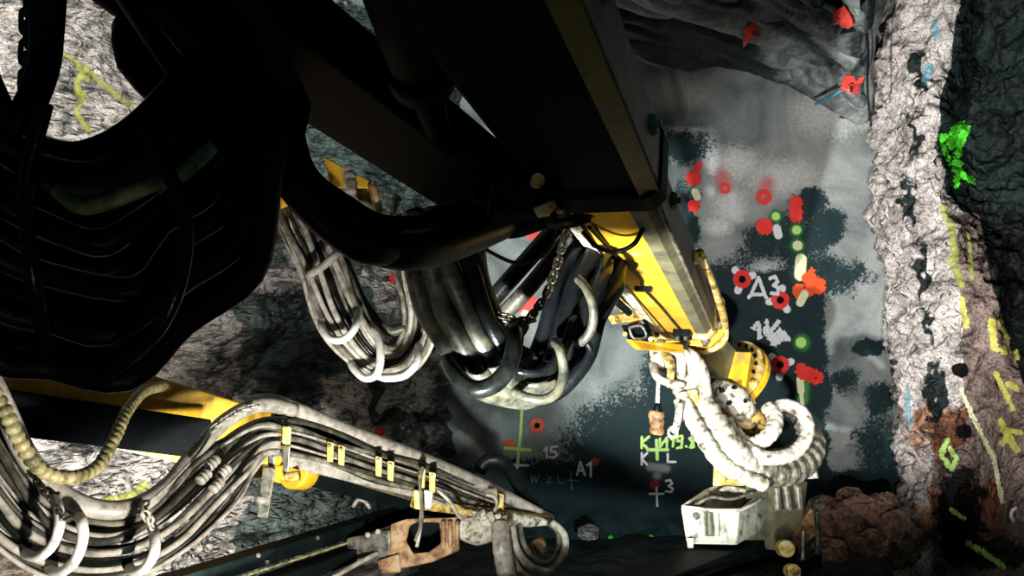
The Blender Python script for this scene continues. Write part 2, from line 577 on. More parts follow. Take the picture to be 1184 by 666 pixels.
def loft(name, rows, nu, nv, disp, m, attrs=None, holes=(), flip=False):
    A = np.array([[tuple(p) for p in row] for row in rows], float)
    A = resample(A, nv, 0)
    A = resample(A, nu, 1)
    du = np.gradient(A, axis=1)
    dv = np.gradient(A, axis=0)
    N = np.cross(du, dv)
    N /= np.maximum(np.linalg.norm(N, axis=2, keepdims=True), 1e-9)
    toc = np.array(tuple(CAM + Vector((0, 4, 0)))) - A
    if (N * toc).sum() < 0:
        N = -N
    V = A.reshape(-1, 3)
    NN = N.reshape(-1, 3)
    h = np.array([disp(Vector(v)) for v in V])
    V = V + NN * h[:, None]
    ids = np.arange(nu * nv).reshape(nv, nu)
    quads = np.stack([ids[:-1, :-1], ids[:-1, 1:], ids[1:, 1:], ids[1:, :-1]], -1).reshape(-1, 4)
    if holes:
        cen = V[quads].mean(1)
        keep = np.ones(len(quads), bool)
        for hp, hr in holes:
            keep &= np.linalg.norm(cen - np.array(tuple(hp)), axis=1) > hr
        quads = quads[keep]
    nrm = np.cross(V[quads[:, 1]] - V[quads[:, 0]], V[quads[:, 3]] - V[quads[:, 0]])
    if (nrm * (np.array([0, 4, 2.5]) - V[quads[:, 0]])).sum() < 0:
        quads = quads[:, ::-1]
    me = bpy.data.meshes.new(name)
    me.from_pydata(V.tolist(), [], quads.tolist())
    me.polygons.foreach_set('use_smooth', [True] * len(quads))
    for an, fn in (attrs or {}).items():
        at = me.attributes.new(an, 'FLOAT', 'POINT')
        at.data.foreach_set('value', [float(fn(*project(v), v)) for v in V])
    o = link(name, me, m, None, Vector((0, 0, 0)))
    o['kind'] = 'structure'
    bvh = BVHTree.FromPolygons([Vector(v) for v in V], quads.tolist())
    return o, bvh

def sst(a, b, x):
    t = min(1, max(0, (x - a) / (b - a)))
    return t * t * (3 - 2 * t)

def blob(x, y, cx, cy, rx, ry, soft=0.5):
    d = math.hypot((x - cx) / rx, (y - cy) / ry)
    return 1 - sst(1 - soft, 1 + soft, d)

def fr_(v, s, o=4):
    return noise.fractal(v * s, 1.0, 2.0, o)

def ridged(v, s):
    return noise.ridged_multi_fractal(v * s, 1.0, 2.0, 4, 1.0, 2.0)

YF = 9.0
# the working face
def face_disp(v):
    x, y = project(v)
    low = sst(560, 640, y)
    left = sst(560, 470, x)
    h = 0.035 * fr_(v, 0.9, 3) + 0.008 * fr_(v, 5)
    h += (0.10 * fr_(v, 2.2) + 0.05 * ridged(v, 2.5)) * max(low, left * 0.8)
    return h

def wet_and_shade(x, y, v):  # damp patches, with the boom's cast shadow painted in as dark tone
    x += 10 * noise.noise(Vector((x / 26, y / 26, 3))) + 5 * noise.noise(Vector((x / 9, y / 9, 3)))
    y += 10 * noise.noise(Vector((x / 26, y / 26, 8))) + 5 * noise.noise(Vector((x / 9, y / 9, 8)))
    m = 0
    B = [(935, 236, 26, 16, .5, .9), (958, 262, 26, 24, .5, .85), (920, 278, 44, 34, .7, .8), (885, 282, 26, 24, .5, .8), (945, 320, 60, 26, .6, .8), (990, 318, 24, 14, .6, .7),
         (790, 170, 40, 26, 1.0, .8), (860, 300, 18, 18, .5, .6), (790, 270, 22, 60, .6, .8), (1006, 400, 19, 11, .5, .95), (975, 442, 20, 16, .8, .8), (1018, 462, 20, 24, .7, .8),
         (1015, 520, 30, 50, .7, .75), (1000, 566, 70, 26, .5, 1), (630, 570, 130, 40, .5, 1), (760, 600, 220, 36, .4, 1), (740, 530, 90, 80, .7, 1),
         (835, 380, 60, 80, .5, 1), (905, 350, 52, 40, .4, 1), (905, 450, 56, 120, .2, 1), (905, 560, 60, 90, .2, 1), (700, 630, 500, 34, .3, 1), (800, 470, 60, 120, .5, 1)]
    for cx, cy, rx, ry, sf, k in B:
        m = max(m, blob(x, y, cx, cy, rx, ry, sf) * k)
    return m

def dust(x, y, v):
    m = 0
    for cx, cy, rx, ry, sf in [(770, 108, 60, 26, .8), (845, 240, 26, 30, .9), (850, 190, 40, 30, .9), (905, 205, 60, 30, .9), (830, 262, 24, 16, .9), (900, 310, 60, 10, .9), (540, 500, 20, 18, .9),
                               (770, 150, 60, 6, .8), (960, 130, 60, 40, .9)]:
        m = max(m, blob(x, y, cx, cy, rx, ry, sf) * .85)
    return m

xs = [P(p, 0, YF).x for p in (380, 520, 650, 800, 930, 1020, 1090)]
zs = [P(0, p, YF).z for p in (20, 90, 200, 330, 450, 560, 625, 690)]
rows = []
for iz, z in enumerate(zs):
    row = []
    for ix, x in enumerate(xs):
        y = YF
        if ix == 0:
            y -= 0.0
        if iz == 6:
            y -= 0.25
        if iz == 7:
            y -= 0.7
        row.append((x, y, z))
    rows.append(row)
wall_back, bvh_face = loft('wall_back', rows, 300, 280, face_disp, M['face'], {'wet_and_shade': wet_and_shade, 'dust': dust})

# left wall: broken rock running from beside the rig to the face
LY = {-260: 3.3, -60: 4.9, 60: 5.6, 160: 6.2, 260: 6.8, 360: 7.4, 440: 7.9, 500: 8.6, 545: 9.25}
def left_disp(v):
    u = Vector((v.x + v.z * 0.5, v.y * 0.7, v.z * 1.1 - v.x * 0.8))
    h = 0.20 * fr_(u, 0.8, 3) + 0.12 * (ridged(u, 1.4) - 1.0) + 0.035 * fr_(v, 5) + 0.05 * (noise.cell(u * 2.2) - 0.5) * 0.6
    h += 0.025 * (ridged(v, 6.0) - 1)
    return h
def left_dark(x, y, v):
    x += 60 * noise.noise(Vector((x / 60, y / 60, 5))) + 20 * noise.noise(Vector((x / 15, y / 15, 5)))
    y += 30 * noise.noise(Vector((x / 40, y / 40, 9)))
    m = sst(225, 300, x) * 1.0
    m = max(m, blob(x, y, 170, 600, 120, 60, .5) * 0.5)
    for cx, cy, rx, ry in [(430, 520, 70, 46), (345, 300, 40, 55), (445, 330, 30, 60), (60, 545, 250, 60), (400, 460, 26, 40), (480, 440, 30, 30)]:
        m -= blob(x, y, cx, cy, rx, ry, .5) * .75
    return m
rows = []
for py in (-120, 60, 200, 330, 440, 520, 600, 760):
    row = []
    for px, Y in LY.items():
        b = 0.0
        if px in (440,) and py in (440, 520):
            b = -0.45
        if py >= 600:
            b -= 0.3
        if py >= 700:
            b -= 0.8
        if py <= 60 and px > 0:
            b -= 0.4 * (1 - px / 600)
        row.append(tuple(P(px, py, Y + b)))
    rows.append(row)
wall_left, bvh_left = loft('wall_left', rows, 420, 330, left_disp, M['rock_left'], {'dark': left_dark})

# right wall: pale rib beside the face, dark hollow right of it
cols = {
    -120: [(1010, 9.3), (1012, 8.9), (1040, 8.4), (1108, 7.9), (1122, 8.5), (1200, 8.2), (1400, 6.4)],
    60: [(1008, 9.3), (1014, 8.8), (1040, 8.3), (1100, 7.9), (1116, 8.6), (1190, 8.3), (1400, 6.4)],
    160: [(1012, 9.3), (1016, 8.7), (1038, 8.2), (1078, 7.8), (1092, 8.6), (1190, 8.2), (1400, 6.4)],
    240: [(1014, 9.3), (1018, 8.7), (1045, 8.1), (1092, 7.7), (1122, 8.3), (1190, 8.0), (1400, 6.3)],
    330: [(1026, 9.3), (1030, 8.7), (1055, 8.0), (1108, 7.6), (1142, 7.5), (1190, 7.8), (1400, 6.2)],
    430: [(1034, 9.3), (1040, 8.6), (1065, 8.0), (1108, 7.6), (1158, 7.2), (1200, 7.1), (1400, 6.0)],
    510: [(1040, 9.3), (1046, 8.6), (1070, 8.0), (1112, 7.7), (1150, 7.2), (1200, 6.8), (1400, 5.8)],
    600: [(1036, 9.3), (1044, 8.4), (1068, 7.7), (1110, 7.9), (1150, 7.1), (1200, 6.5), (1400, 5.6)],
    760: [(1016, 9.0), (1030, 8.0), (1060, 7.2), (1110, 7.0), (1150, 6.6), (1200, 6.0), (1400, 5.2)],
}
rows = [[tuple(P(px, py, Y)) for px, Y in r] for py, r in cols.items()]
def right_disp(v):
    x, y = project(v)
    smoothz = sst(1108, 1150, x) * sst(330, 380, y)
    k = 1 - 0.75 * smoothz
    h = (0.10 * fr_(v, 1.6) + 0.10 * (ridged(v, 2.4) - 1)) * k + 0.04 * fr_(v, 6) * k + 0.045 * (ridged(v, 6) - 1) * k
    return h
def r_dark(x, y, v):  # unlit hollow and crevice shade put into the rock colour
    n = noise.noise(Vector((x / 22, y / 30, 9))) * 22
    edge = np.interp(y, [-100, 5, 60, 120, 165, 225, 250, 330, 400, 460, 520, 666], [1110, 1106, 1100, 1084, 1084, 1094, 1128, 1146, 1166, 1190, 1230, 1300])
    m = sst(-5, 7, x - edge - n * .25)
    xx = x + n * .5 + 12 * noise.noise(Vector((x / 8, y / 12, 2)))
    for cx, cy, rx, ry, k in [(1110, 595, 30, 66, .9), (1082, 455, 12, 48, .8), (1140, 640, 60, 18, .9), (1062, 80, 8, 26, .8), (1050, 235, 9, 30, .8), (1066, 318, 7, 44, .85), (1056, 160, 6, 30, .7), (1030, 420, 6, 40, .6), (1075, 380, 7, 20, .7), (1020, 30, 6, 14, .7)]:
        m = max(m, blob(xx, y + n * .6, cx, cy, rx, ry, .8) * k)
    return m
def r_mauve(x, y, v):
    return sst(1095, 1120, x + (y - 300) * -.05) * sst(225, 260, y) * .9 + sst(420, 520, y) * sst(1060, 1090, x) * .8
def r_rusty(x, y, v):
    x += 30 * noise.noise(Vector((x / 22, y / 22, 5)))
    y += 30 * noise.noise(Vector((x / 22, y / 22, 9)))
    return max(blob(x, y, 1090, 500, 40, 26, .6), blob(x, y, 1075, 590, 16, 40, .6), blob(x, y, 1130, 590, 24, 40, .6)) * .9
A_, B_ = P(1111, 428, 7.6), P(1116, 498, 7.7)
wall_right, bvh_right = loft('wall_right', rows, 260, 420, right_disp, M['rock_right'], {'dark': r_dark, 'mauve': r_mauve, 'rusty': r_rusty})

# roof: smooth folded rock
RP = [-420, -150, 100, 300, 480, 620, 700, 780, 860, 920, 965, 1004, 1016, 1060, 1160]
def roof_edge(px):
    """line where the roof hangs over the face (photograph height) """
    return np.interp(px, [-420, 0, 300, 600, 735, 800, 850, 900, 935, 970, 1004, 1016, 1060, 1160], [220, 150, 95, 70, 76, 84, 80, 92, 108, 138, 148, 60, -60, -200])
rows = []
for kk, Y in enumerate((9.6, 9.25, 8.85, 8.5, 8.1, 7.5, 6.8, 6.0, 5.0, 3.6, 1.5, -1.0)):
    row = []
    for px in RP:
        e = roof_edge(px)
        zl = 2.5 + (333 - e) / F * 8.85           # lip height
        ys = max(Y, 3.4)
        x = (px - 592) / F * ys
        z = zl + (0.75 if kk == 0 else 0.3 if kk == 1 else 0)
        if kk > 2:
            z += .05 * (kk - 2)
            if px > 880:
                z += (8.85 - ys) * .21 * min(1, (px - 880) / 100)
        row.append((x, Y, z))
    rows.append(row)
def roof_disp(v):
    u = Vector((v.x * 0.42 + 0.3 * math.sin(v.y * 1.9), v.y * 1.25 + 0.35 * math.sin(v.x * 1.5) - v.x * .25, v.z * .4))
    w_ = abs(noise.noise(u * 1.6)) * 1.5
    w2 = abs(noise.noise(u * 3.4 + Vector((7, 3, 1)))) * 1.4
    h = -0.26 * (1 - min(1, w_ * 2.2)) ** 2 - 0.10 * (1 - min(1, w2 * 2.2)) ** 2 + 0.06 * fr_(u, 2.2) + 0.012 * fr_(v, 5)
    return h
def roof_dark(x, y, v):  # dark blotches paint extra fold shade and a band near the lip
    u = Vector((v[0] * 0.42 + 0.3 * math.sin(v[1] * 1.9), v[1] * 1.25 + 0.35 * math.sin(v[0] * 1.5) - v[0] * .25, v[2] * .4))
    return 0.36 + 0.95 * noise.noise(u * 1.1 + Vector((4, 2, 8))) + blob(x, y, 800, 60, 60, 14, .6) * .4
ceiling, bvh_roof = loft('ceiling', rows, 380, 360, roof_disp, M['rock_roof'], {'dark': roof_dark})

rows = []
for y in (9.6, 8.6, 7.5, 6, 4, 2, -1):
    rows.append([(x, y, -0.42 + (0.12 if y > 8 else 0)) for x in (-5, -3, -1, 1, 3, 5.5)])
floor, bvh_floor = loft('floor', rows, 200, 200, lambda v: 0.05 * fr_(v, 1.2) + 0.03 * fr_(v, 4), M['rock_floor'])

BV = {'face': bvh_face, 'left': bvh_left, 'right': bvh_right, 'roof': bvh_roof}
def hit(px, py, which):
    d = (P(px, py, 1.0) - CAM).normalized()
    loc, nrm, _, _ = BV[which].ray_cast(CAM, d)
    return loc, nrm

# ------------------------------------------------------------------ sprayed marks on the rock
def segd(x, y, a, b):
    ax, ay = a; bx, by = b
    dx, dy = bx - ax, by - ay
    L = dx * dx + dy * dy
    t = 0 if L == 0 else min(1, max(0, ((x - ax) * dx + (y - ay) * dy) / L))
    return math.hypot(x - ax - dx * t, y - ay - dy * t)

def mark(name, strokes, colr, where='face', label=None, soft=1.6, cut=(), lift=0.006, step=0.8, ragged=0.0):
    """strokes = [(points, radius)] in photograph pixels, laid on the rock surface as a thin coat of paint"""
    xs_ = [p[0] for s_ in strokes for p in s_[0]]
    ys_ = [p[1] for s_ in strokes for p in s_[0]]
    R = max(s_[1] for s_ in strokes) + soft + 1
    x0, x1, y0, y1 = min(xs_) - R, max(xs_) + R, min(ys_) - R, max(ys_) + R
    nx, ny = max(4, int((x1 - x0) / step)), max(4, int((y1 - y0) / step))
    vid = {}
    V, ms, Fc = [], [], []
    val = {}
    for j in range(ny + 1):
        for i in range(nx + 1):
            x = x0 + (x1 - x0) * i / nx
            y = y0 + (y1 - y0) * j / ny
            m_ = 0
            w = ragged * noise.noise(Vector((x * .35, y * .35, len(name)))) if ragged else 0
            for pts, r in strokes:
                d = min(segd(x, y, pts[k], pts[k + 1]) for k in range(len(pts) - 1)) if len(pts) > 1 else math.hypot(x - pts[0][0], y - pts[0][1])
                m_ = max(m_, 1 - sst(r - soft, r + soft, d + w))
            for (cx, cy, cr_) in cut:
                m_ = min(m_, sst(cr_ - .6, cr_ + .6, math.hypot(x - cx, y - cy)))
            val[i, j] = (x, y, m_)
    def vert(i, j):
        if (i, j) not in vid:
            x, y, m_ = val[i, j]
            loc, nrm = hit(x, y, where)
            if loc is None:
                return None
            if nrm.dot(CAM - loc) < 0:
                nrm = -nrm
            tc_ = (CAM - loc).normalized()
            V.append(loc + (nrm * .5 + tc_ * .5) * lift)
            ms.append(m_)
            vid[i, j] = len(V) - 1
        return vid[i, j]
    for j in range(ny):
        for i in range(nx):
            if max(val[a, b][2] for a, b in ((i, j), (i + 1, j), (i + 1, j + 1), (i, j + 1))) < 0.12:
                continue
            q = [vert(i, j), vert(i + 1, j), vert(i + 1, j + 1), vert(i, j + 1)]
            if None in q:
                continue
            if max(V[k].y for k in q) - min(V[k].y for k in q) > 0.25:
                continue
            Fc.append(q)
    if not Fc:
        return None
    me = bpy.data.meshes.new(name)
    me.from_pydata(V, [], Fc)
    me.polygons.foreach_set('use_smooth', [True] * len(Fc))
    at = me.attributes.new('m', 'FLOAT', 'POINT')
    at.data.foreach_set('value', ms)
    par = {'face': wall_back, 'left': wall_left, 'right': wall_right, 'roof': ceiling}[where]
    o = link(name, me, SP[colr], par, None)
    if label:
        o['label'] = label
    return o

def drilled(x, y, r=10, c='red', lab=None, halo=True, hr=3.2):
    if halo:
        k = random.random() * 6
        pts = [(x + math.cos(k + a) * (r + 3), y + math.sin(k + a) * (r + 4)) for a in (0, 2.1, 4.0)]
        mark('white_overspray', [([(x, y)], r * .95)] + [([(x, y), p], r * .38) for p in pts], 'white', soft=3, cut=[(x, y, r * .6)], lift=.004)
    mark('sprayed_ring', [([(x, y)], r)], c, label=lab, soft=2.4, cut=[(x, y, hr)], ragged=2, lift=.009)
    mark('drill_hole', [([(x, y)], hr)], 'dark', soft=.8, lift=.012)

# red marks
mark('red_mark', [([(802, 206)], 8.5), ([(806, 196), (808, 190)], 3)], 'red', label='red sprayed blob beside the boom', soft=3, ragged=2)
mark('red_mark', [([(802, 238)], 7)], 'red', soft=2, ragged=2)
mark('lime_mark', [([(804, 222), (806, 228)], 4)], 'cream', soft=1.6)
mark('pink_overspray', [([(835, 204), (838, 214)], 6)], 'pink', soft=12, label='hazy pink red blob with a small ring')
mark('pink_ring', [([(838, 218)], 6)], 'red', soft=2, cut=[(838, 218, 3)], lift=.01)
mark('white_overspray', [([(846, 226), (850, 250)], 3), ([(838, 262)], 3)], 'faintwhite', soft=9)
mark('pink_overspray', [([(887, 212), (884, 226)], 6)], 'pink', soft=13, lift=.008)
mark('pink_ring', [([(883, 228)], 8)], 'red', soft=4, cut=[(883, 228, 3.5)], lift=.011)
mark('red_mark', [([(884, 262)], 9.5)], 'red', soft=2, ragged=3, label='solid bright red sprayed blob')
mark('white_mark', [([(898, 264), (900, 272)], 4.5)], 'white', soft=2)
mark('red_mark', [([(920, 234), (920, 250)], 7)], 'red', soft=3, ragged=3)
for x, y, r in [(897, 250, 4.6), (921, 266, 5), (922, 284, 5.5)]:
    mark('green_overspray', [([(x, y)], r + 3)], 'halo', soft=4, lift=.004)
    mark('lime_mark', [([(x, y)], r)], 'cream' if y > 280 else 'lime', soft=1.8, lift=.009)
drilled(858, 323, 10, lab='red sprayed ring round a drill hole by the boom')
drilled(902, 347, 10)
drilled(902, 422, 10)
mark('cream_streak', [([(926, 300), (925, 318)], 6)], 'cream', soft=4, lift=.005)
mark('orange_red_mark', [([(924, 336)], 8), ([(936, 322), (946, 332)], 8), ([(938, 314)], 4), ([(926, 342), (948, 328)], 6)], 'orange', soft=3, ragged=3, label='large burst of orange red paint', lift=.009)
mark('lime_mark', [([(930, 340), (925, 350)], 4.5)], 'cream', soft=2, lift=.012)
mark('green_overspray', [([(927, 396)], 10)], 'halo', soft=5, lift=.004)
mark('lime_mark', [([(926, 396)], 6)], 'lime', soft=1.5, lift=.009)
mark('red_mark', [([(928, 430), (944, 436)], 8), ([(926, 424)], 5)], 'red', soft=2.6, ragged=3, cut=[(943, 437, 1.5)], lift=.009)
mark('green_overspray', [([(930, 440), (928, 462)], 7)], 'halo', soft=4, lift=.004)
mark('cream_streak', [([(925, 438), (926, 452)], 4), ([(926, 450), (928, 472)], 2.2)], 'cream', soft=1.5, lift=.007)
# white writing
def letters(name, lines, r, colr='white', label=None, soft=1.1, where='face', ragged=.6):
    mark(name, [(ln, r) for ln in lines], colr, where, label, soft=soft, ragged=ragged, lift=.01, step=.6)
letters('painted_letters', [[(868, 341), (877, 321), (884, 340), (868, 341), (866, 344)], [(884, 341), (886, 344)], [(890, 322), (896, 320), (899, 326), (894, 330), (900, 333), (899, 340), (892, 339)]], 1.9, label='white painted characters between the red rings')
letters('painted_letters', [[(871, 379), (877, 373), (878, 391)], [(886, 371), (887, 384)], [(890, 384), (900, 372)], ], 2.3, soft=2, ragged=2)
mark('white_mark', [([(886, 382), (896, 392)], 5), ([(902, 384), (909, 391)], 4), ([(895, 396), (905, 390)], 4)], 'white', soft=3, ragged=3)
letters('painted_number', [[(629, 521), (632, 517), (632, 529)], [(644, 516), (637, 517), (637, 522), (642, 522), (644, 526), (640, 529), (635, 528)]], 1.3, label='white painted number 15', ragged=0)
letters('painted_letters', [[(667, 549), (671, 534), (676, 549)], [(669, 544), (675, 544)], [(679, 538), (683, 535), (683, 551)]], 1.2, label='white painted A1', ragged=0)
letters('painted_cross', [[(660, 544), (661, 566)], [(655, 555), (669, 556)]], .9, 'faint', ragged=0)
letters('painted_letters', [[(742, 505), (742, 518)], [(750, 505), (742, 512), (750, 520)], [(763, 507), (763, 517), (771, 506), (771, 517)], [(776, 508), (779, 504), (778, 516)], [(788, 504), (783, 505), (783, 510), (789, 509), (789, 504), (788, 517), (783, 518)],
                            [(793, 516), (794, 516)], [(801, 505), (797, 507), (801, 511), (798, 517), (802, 517), (801, 511), (803, 506), (801, 505)]], 1.4, 'lime', 'lime green survey writing K И19.8')
letters('painted_cross', [[(759, 509), (760, 531)], [(749, 520), (772, 520)]], 1.8, 'lime', ragged=0)
letters('painted_letters', [[(742, 524), (742, 537)], [(748, 524), (742, 530), (748, 537)], [(772, 525), (772, 534), (781, 534)]], 1.2, ragged=0)
mark('white_overspray', [([(752, 540), (770, 542)], 5), ([(760, 550)], 5)], 'faint', soft=4)
mark('dark_red_mark', [([(757, 561)], 6)], 'darkred', soft=2)
letters('painted_number', [[(770, 556), (775, 555), (777, 559), (773, 562), (778, 565), (776, 569), (770, 568)]], 1.2, label='white painted number 3', ragged=0)
letters('painted_cross', [[(751, 571), (767, 571)], [(759, 564), (760, 585)]], 1.1, ragged=0)
mark('green_line', [([(604, 465), (602, 500), (598, 540)], 1.6)], 'lime', soft=1, label='thin pale green plumb line')
mark('green_line', [([(584, 518), (613, 520)], 1.9)], 'lime', soft=1.2, lift=.01)
letters('white_line', [[(584, 537), (611, 538)]], 1.3, ragged=0)
letters('faint_scribble', [[(614, 530), (616, 540)], [(616, 536), (624, 533)], [(614, 548), (615, 558), (618, 549), (620, 558), (623, 549)], [(632, 550), (637, 552), (632, 558), (639, 558)], [(645, 549), (646, 558), (652, 558)]], .8, 'faint', ragged=0)
drilled(621, 492, 8.5, 'orange', halo=False, hr=2.2, lab='orange red ring near the pale green line')
mark('red_mark', [([(589, 515)], 6)], 'orange', soft=2.4)
mark('dark_red_mark', [([(688, 534)], 5)], 'darkred', soft=1.5)
mark('red_mark', [([(608, 350)], 13), ([(598, 355)], 6)], 'red', soft=3, ragged=3, label='red blob seen between the hose bundles')
mark('white_mark', [([(610, 336)], 4), ([(607, 363)], 4.5)], 'cream', soft=2, lift=.01)
mark('red_mark', [([(614, 268)], 8)], 'red', soft=3)
mark('red_mark', [([(644, 286)], 6)], 'red', soft=3)
for x, y in ((706, 622), (753, 621)):
    mark('green_spot', [([(x, y)], 2.6)], 'green', soft=2)
# right wall paint
mark('green_mark', [([(1112, 145), (1101, 152), (1098, 168), (1090, 158)], 4), ([(1104, 150), (1108, 175), (1104, 195), (1122, 208)], 4), ([(1116, 150), (1110, 165)], 5), ([(1110, 190), (1105, 215)], 3), ([(1087, 160), (1098, 190)], 2.5)], 'green', 'right', 'bright green sprayed sign on the dark rock', soft=3, ragged=4, lift=.02)
mark('yellow_streak', [([(1090, 240), (1100, 262), (1104, 300)], 4), ([(1100, 300), (1112, 330)], 4), ([(1120, 270), (1124, 320)], 2)], 'olive', 'right', soft=3, ragged=3, lift=.015)
mark('yellow_mark', [([(1146, 372), (1150, 402)], 4), ([(1155, 372), (1164, 392), (1162, 408), (1154, 404)], 2.4)], 'yellow', 'right', 'yellow sprayed strokes above the drill holes', soft=2, ragged=2, lift=.015)
mark('yellow_streak', [([(1112, 346), (1118, 376)], 3.2)], 'yellow', 'right', soft=2, ragged=2, lift=.015)
mark('yellow_mark', [([(1152, 432), (1162, 452), (1172, 474)], 2.6), ([(1166, 444), (1176, 450)], 3.5), ([(1174, 408), (1176, 414)], 2.6)], 'yellow', 'right', soft=2, ragged=2, lift=.015)
mark('yellow_mark', [([(1158, 486), (1166, 505), (1160, 512)], 3.4), ([(1166, 505), (1176, 520)], 4), ([(1160, 498), (1180, 500)], 3)], 'yellow', 'right', soft=2, ragged=2, lift=.015)
mark('yellow_line', [([(1112, 450), (1124, 480), (1150, 530), (1160, 580)], 2.4)], 'cream', 'right', soft=2, ragged=2, lift=.015)
mark('lime_mark', [([(1096, 508), (1088, 526), (1100, 542), (1106, 530), (1098, 518)], 2.6)], 'lime', 'right', 'lime loop sprayed low on the right wall', soft=1.6, ragged=2, lift=.02)
mark('lime_mark', [([(1100, 590), (1116, 600)], 2.6)], 'lime', 'right', soft=2, ragged=2, lift=.02)
mark('lime_mark', [([(1120, 628), (1140, 640), (1162, 655)], 3)], 'lime', 'right', soft=2, ragged=3, lift=.02)
mark('blue_streak', [([(1080, 26), (1084, 40)], 3.5)], 'blue', 'right', soft=3, ragged=3, lift=.015)
mark('blue_streak', [([(1074, 78), (1070, 92)], 4)], 'blue', 'right', soft=3, ragged=3, lift=.015)
mark('blue_streak', [([(1049, 450), (1052, 490)], 2.2)], 'blue', 'right', soft=2, lift=.015)
for x, y, r in ((1111, 428, 9.5), (1116, 498, 9.5)):
    mark('drill_hole', [([(x - 1.5, y), (x + 1.5, y)], r * .72)], 'dark', 'right', soft=1, ragged=1.5, lift=.035, step=.6)
# left wall paint
mark('yellow_mark', [([(60, 55), (85, 70), (100, 92)], 2.4), ([(97, 78), (88, 98), (90, 108)], 4), ([(100, 82), (114, 96)], 3)], 'olive', 'left', 'yellow green sprayed sign in the upper left', soft=3, ragged=3, lift=.02)
mark('yellow_streak', [([(96, 108), (88, 130), (102, 150)], 3), ([(118, 96), (150, 122)], 2.5)], 'olive', 'left', soft=3, ragged=3, lift=.02)
mark('red_mark', [([(344, 294)], 7)], 'red', 'left', soft=3, ragged=3, lift=.02, label='red sprayed spot left of the pale hose bundle')
mark('red_mark', [([(456, 322)], 6)], 'red', 'left', soft=3, ragged=2, lift=.02)
mark('yellow_streak', [([(120, 580), (150, 574), (168, 560)], 4)], 'olive', 'left', soft=3, ragged=3, lift=.02)

# ------------------------------------------------------------------ roof bolts with sprayed plates
def roof_bolt(px, py, label, rz, size=.15, blue=False, where='roof'):
    loc, nrm = hit(px, py, where)
    if loc is None:
        loc, nrm = P(px, py, 7.6), Vector((0, 0, -1))
    if nrm.dot(CAM - loc) < 0:
        nrm = -nrm
    t = thing('rock_bolt', label, 'rock bolt', loc + nrm * 0.02, 'rock bolts with red plates in the roof')
    a = nrm.cross(Vector((math.cos(rz), math.sin(rz), 0.1))).normalized()
    b = nrm.cross(a)
    c = loc + nrm * .03
    k = 12
    outer = []
    for i in range(k):
        th = 2 * PI * i / k
        rr = size * (1.15 if i % 3 == 0 else 0.72) * random.uniform(.8, 1.2)
        outer.append(c + a * (rr * math.cos(th)) + b * (rr * math.sin(th) * .8) + nrm * random.uniform(-.01, .03))
    mb = MB()
    dome = c + nrm * .06
    vs = [dome] + outer + [p - nrm * .012 for p in outer]
    fs = [(0, 1 + i, 1 + (i + 1) % k) for i in range(k)] + [(1 + i, 1 + k + i, 1 + k + (i + 1) % k, 1 + (i + 1) % k) for i in range(k)] + [tuple(range(1 + k, 1 + 2 * k))]
    mb.add(vs, fs, False)
    build('plate', mb, M['red_plate'], t)
    build('bolt_rod', MB().tube([c, c + nrm * .16 - Vector((.03, .05, .02))], .014, 8), M['steel'], t)
    build('nut', MB().disc(c + nrm * .05, nrm, .035, .035, 6), M['red_plate'], t)
    if blue:
        e = a * math.copysign(1, -a.x)
        build('blue_tail', MB().tube([c + e * .1, c + e * .25 + nrm * .02, c + e * .42 - nrm * .02], [.03, .022, .012], 8, flat=.4), M['blue_paint'], t)
    return t
roof_bolt(708, 28, 'small red sprayed rock bolt plate just right of the big boom', .3, .10)
roof_bolt(865, 37, 'red sprayed rock bolt plate alone in the middle of the roof', 1.0, .13)
roof_bolt(978, 18, 'red rock bolt plate highest at the right, a blue tail beside it', .6, .14, True)
roof_bolt(984, 95, 'red rock bolt plate low on the roof slope beside the dark wire', .9, .14, True)
o = build('rock_bolt', MB().disc(hit(438, 498, 'left')[0] + Vector((.02, -.10, 0)), (.2, -1, .3), .05, .04, 7).tube([hit(438, 498, 'left')[0] + Vector((0, .05, 0)), hit(438, 498, 'left')[0] + Vector((.02, -.2, -.02))], .02, 8), M['red_plate'])
tag(o, 'tiny red rock bolt on the dark boulder above the hose rail', 'rock bolt')
# thin dark wire hanging down the roof slope
o = build('hanging_wire', hose([(1002, 26, 7.4), (1004, 60, 7.45), (1003, 100, 7.5), (1007, 146, 7.6)], .012, 6), M['black'])
tag(o, 'thin black wire hanging between the roof slope and the pale rib', 'wire')
hb = hit(1168, 592, 'right')[0]
o = build('ring_bolt', MB().tube([hb + Vector((math.cos(a) * .05, -.09, math.sin(a) * .06)) for a in [i * PI / 6 for i in range(11)]], .014, 8), M['ring'])
tag(o, 'small pale open ring low on the right wall', 'ring')

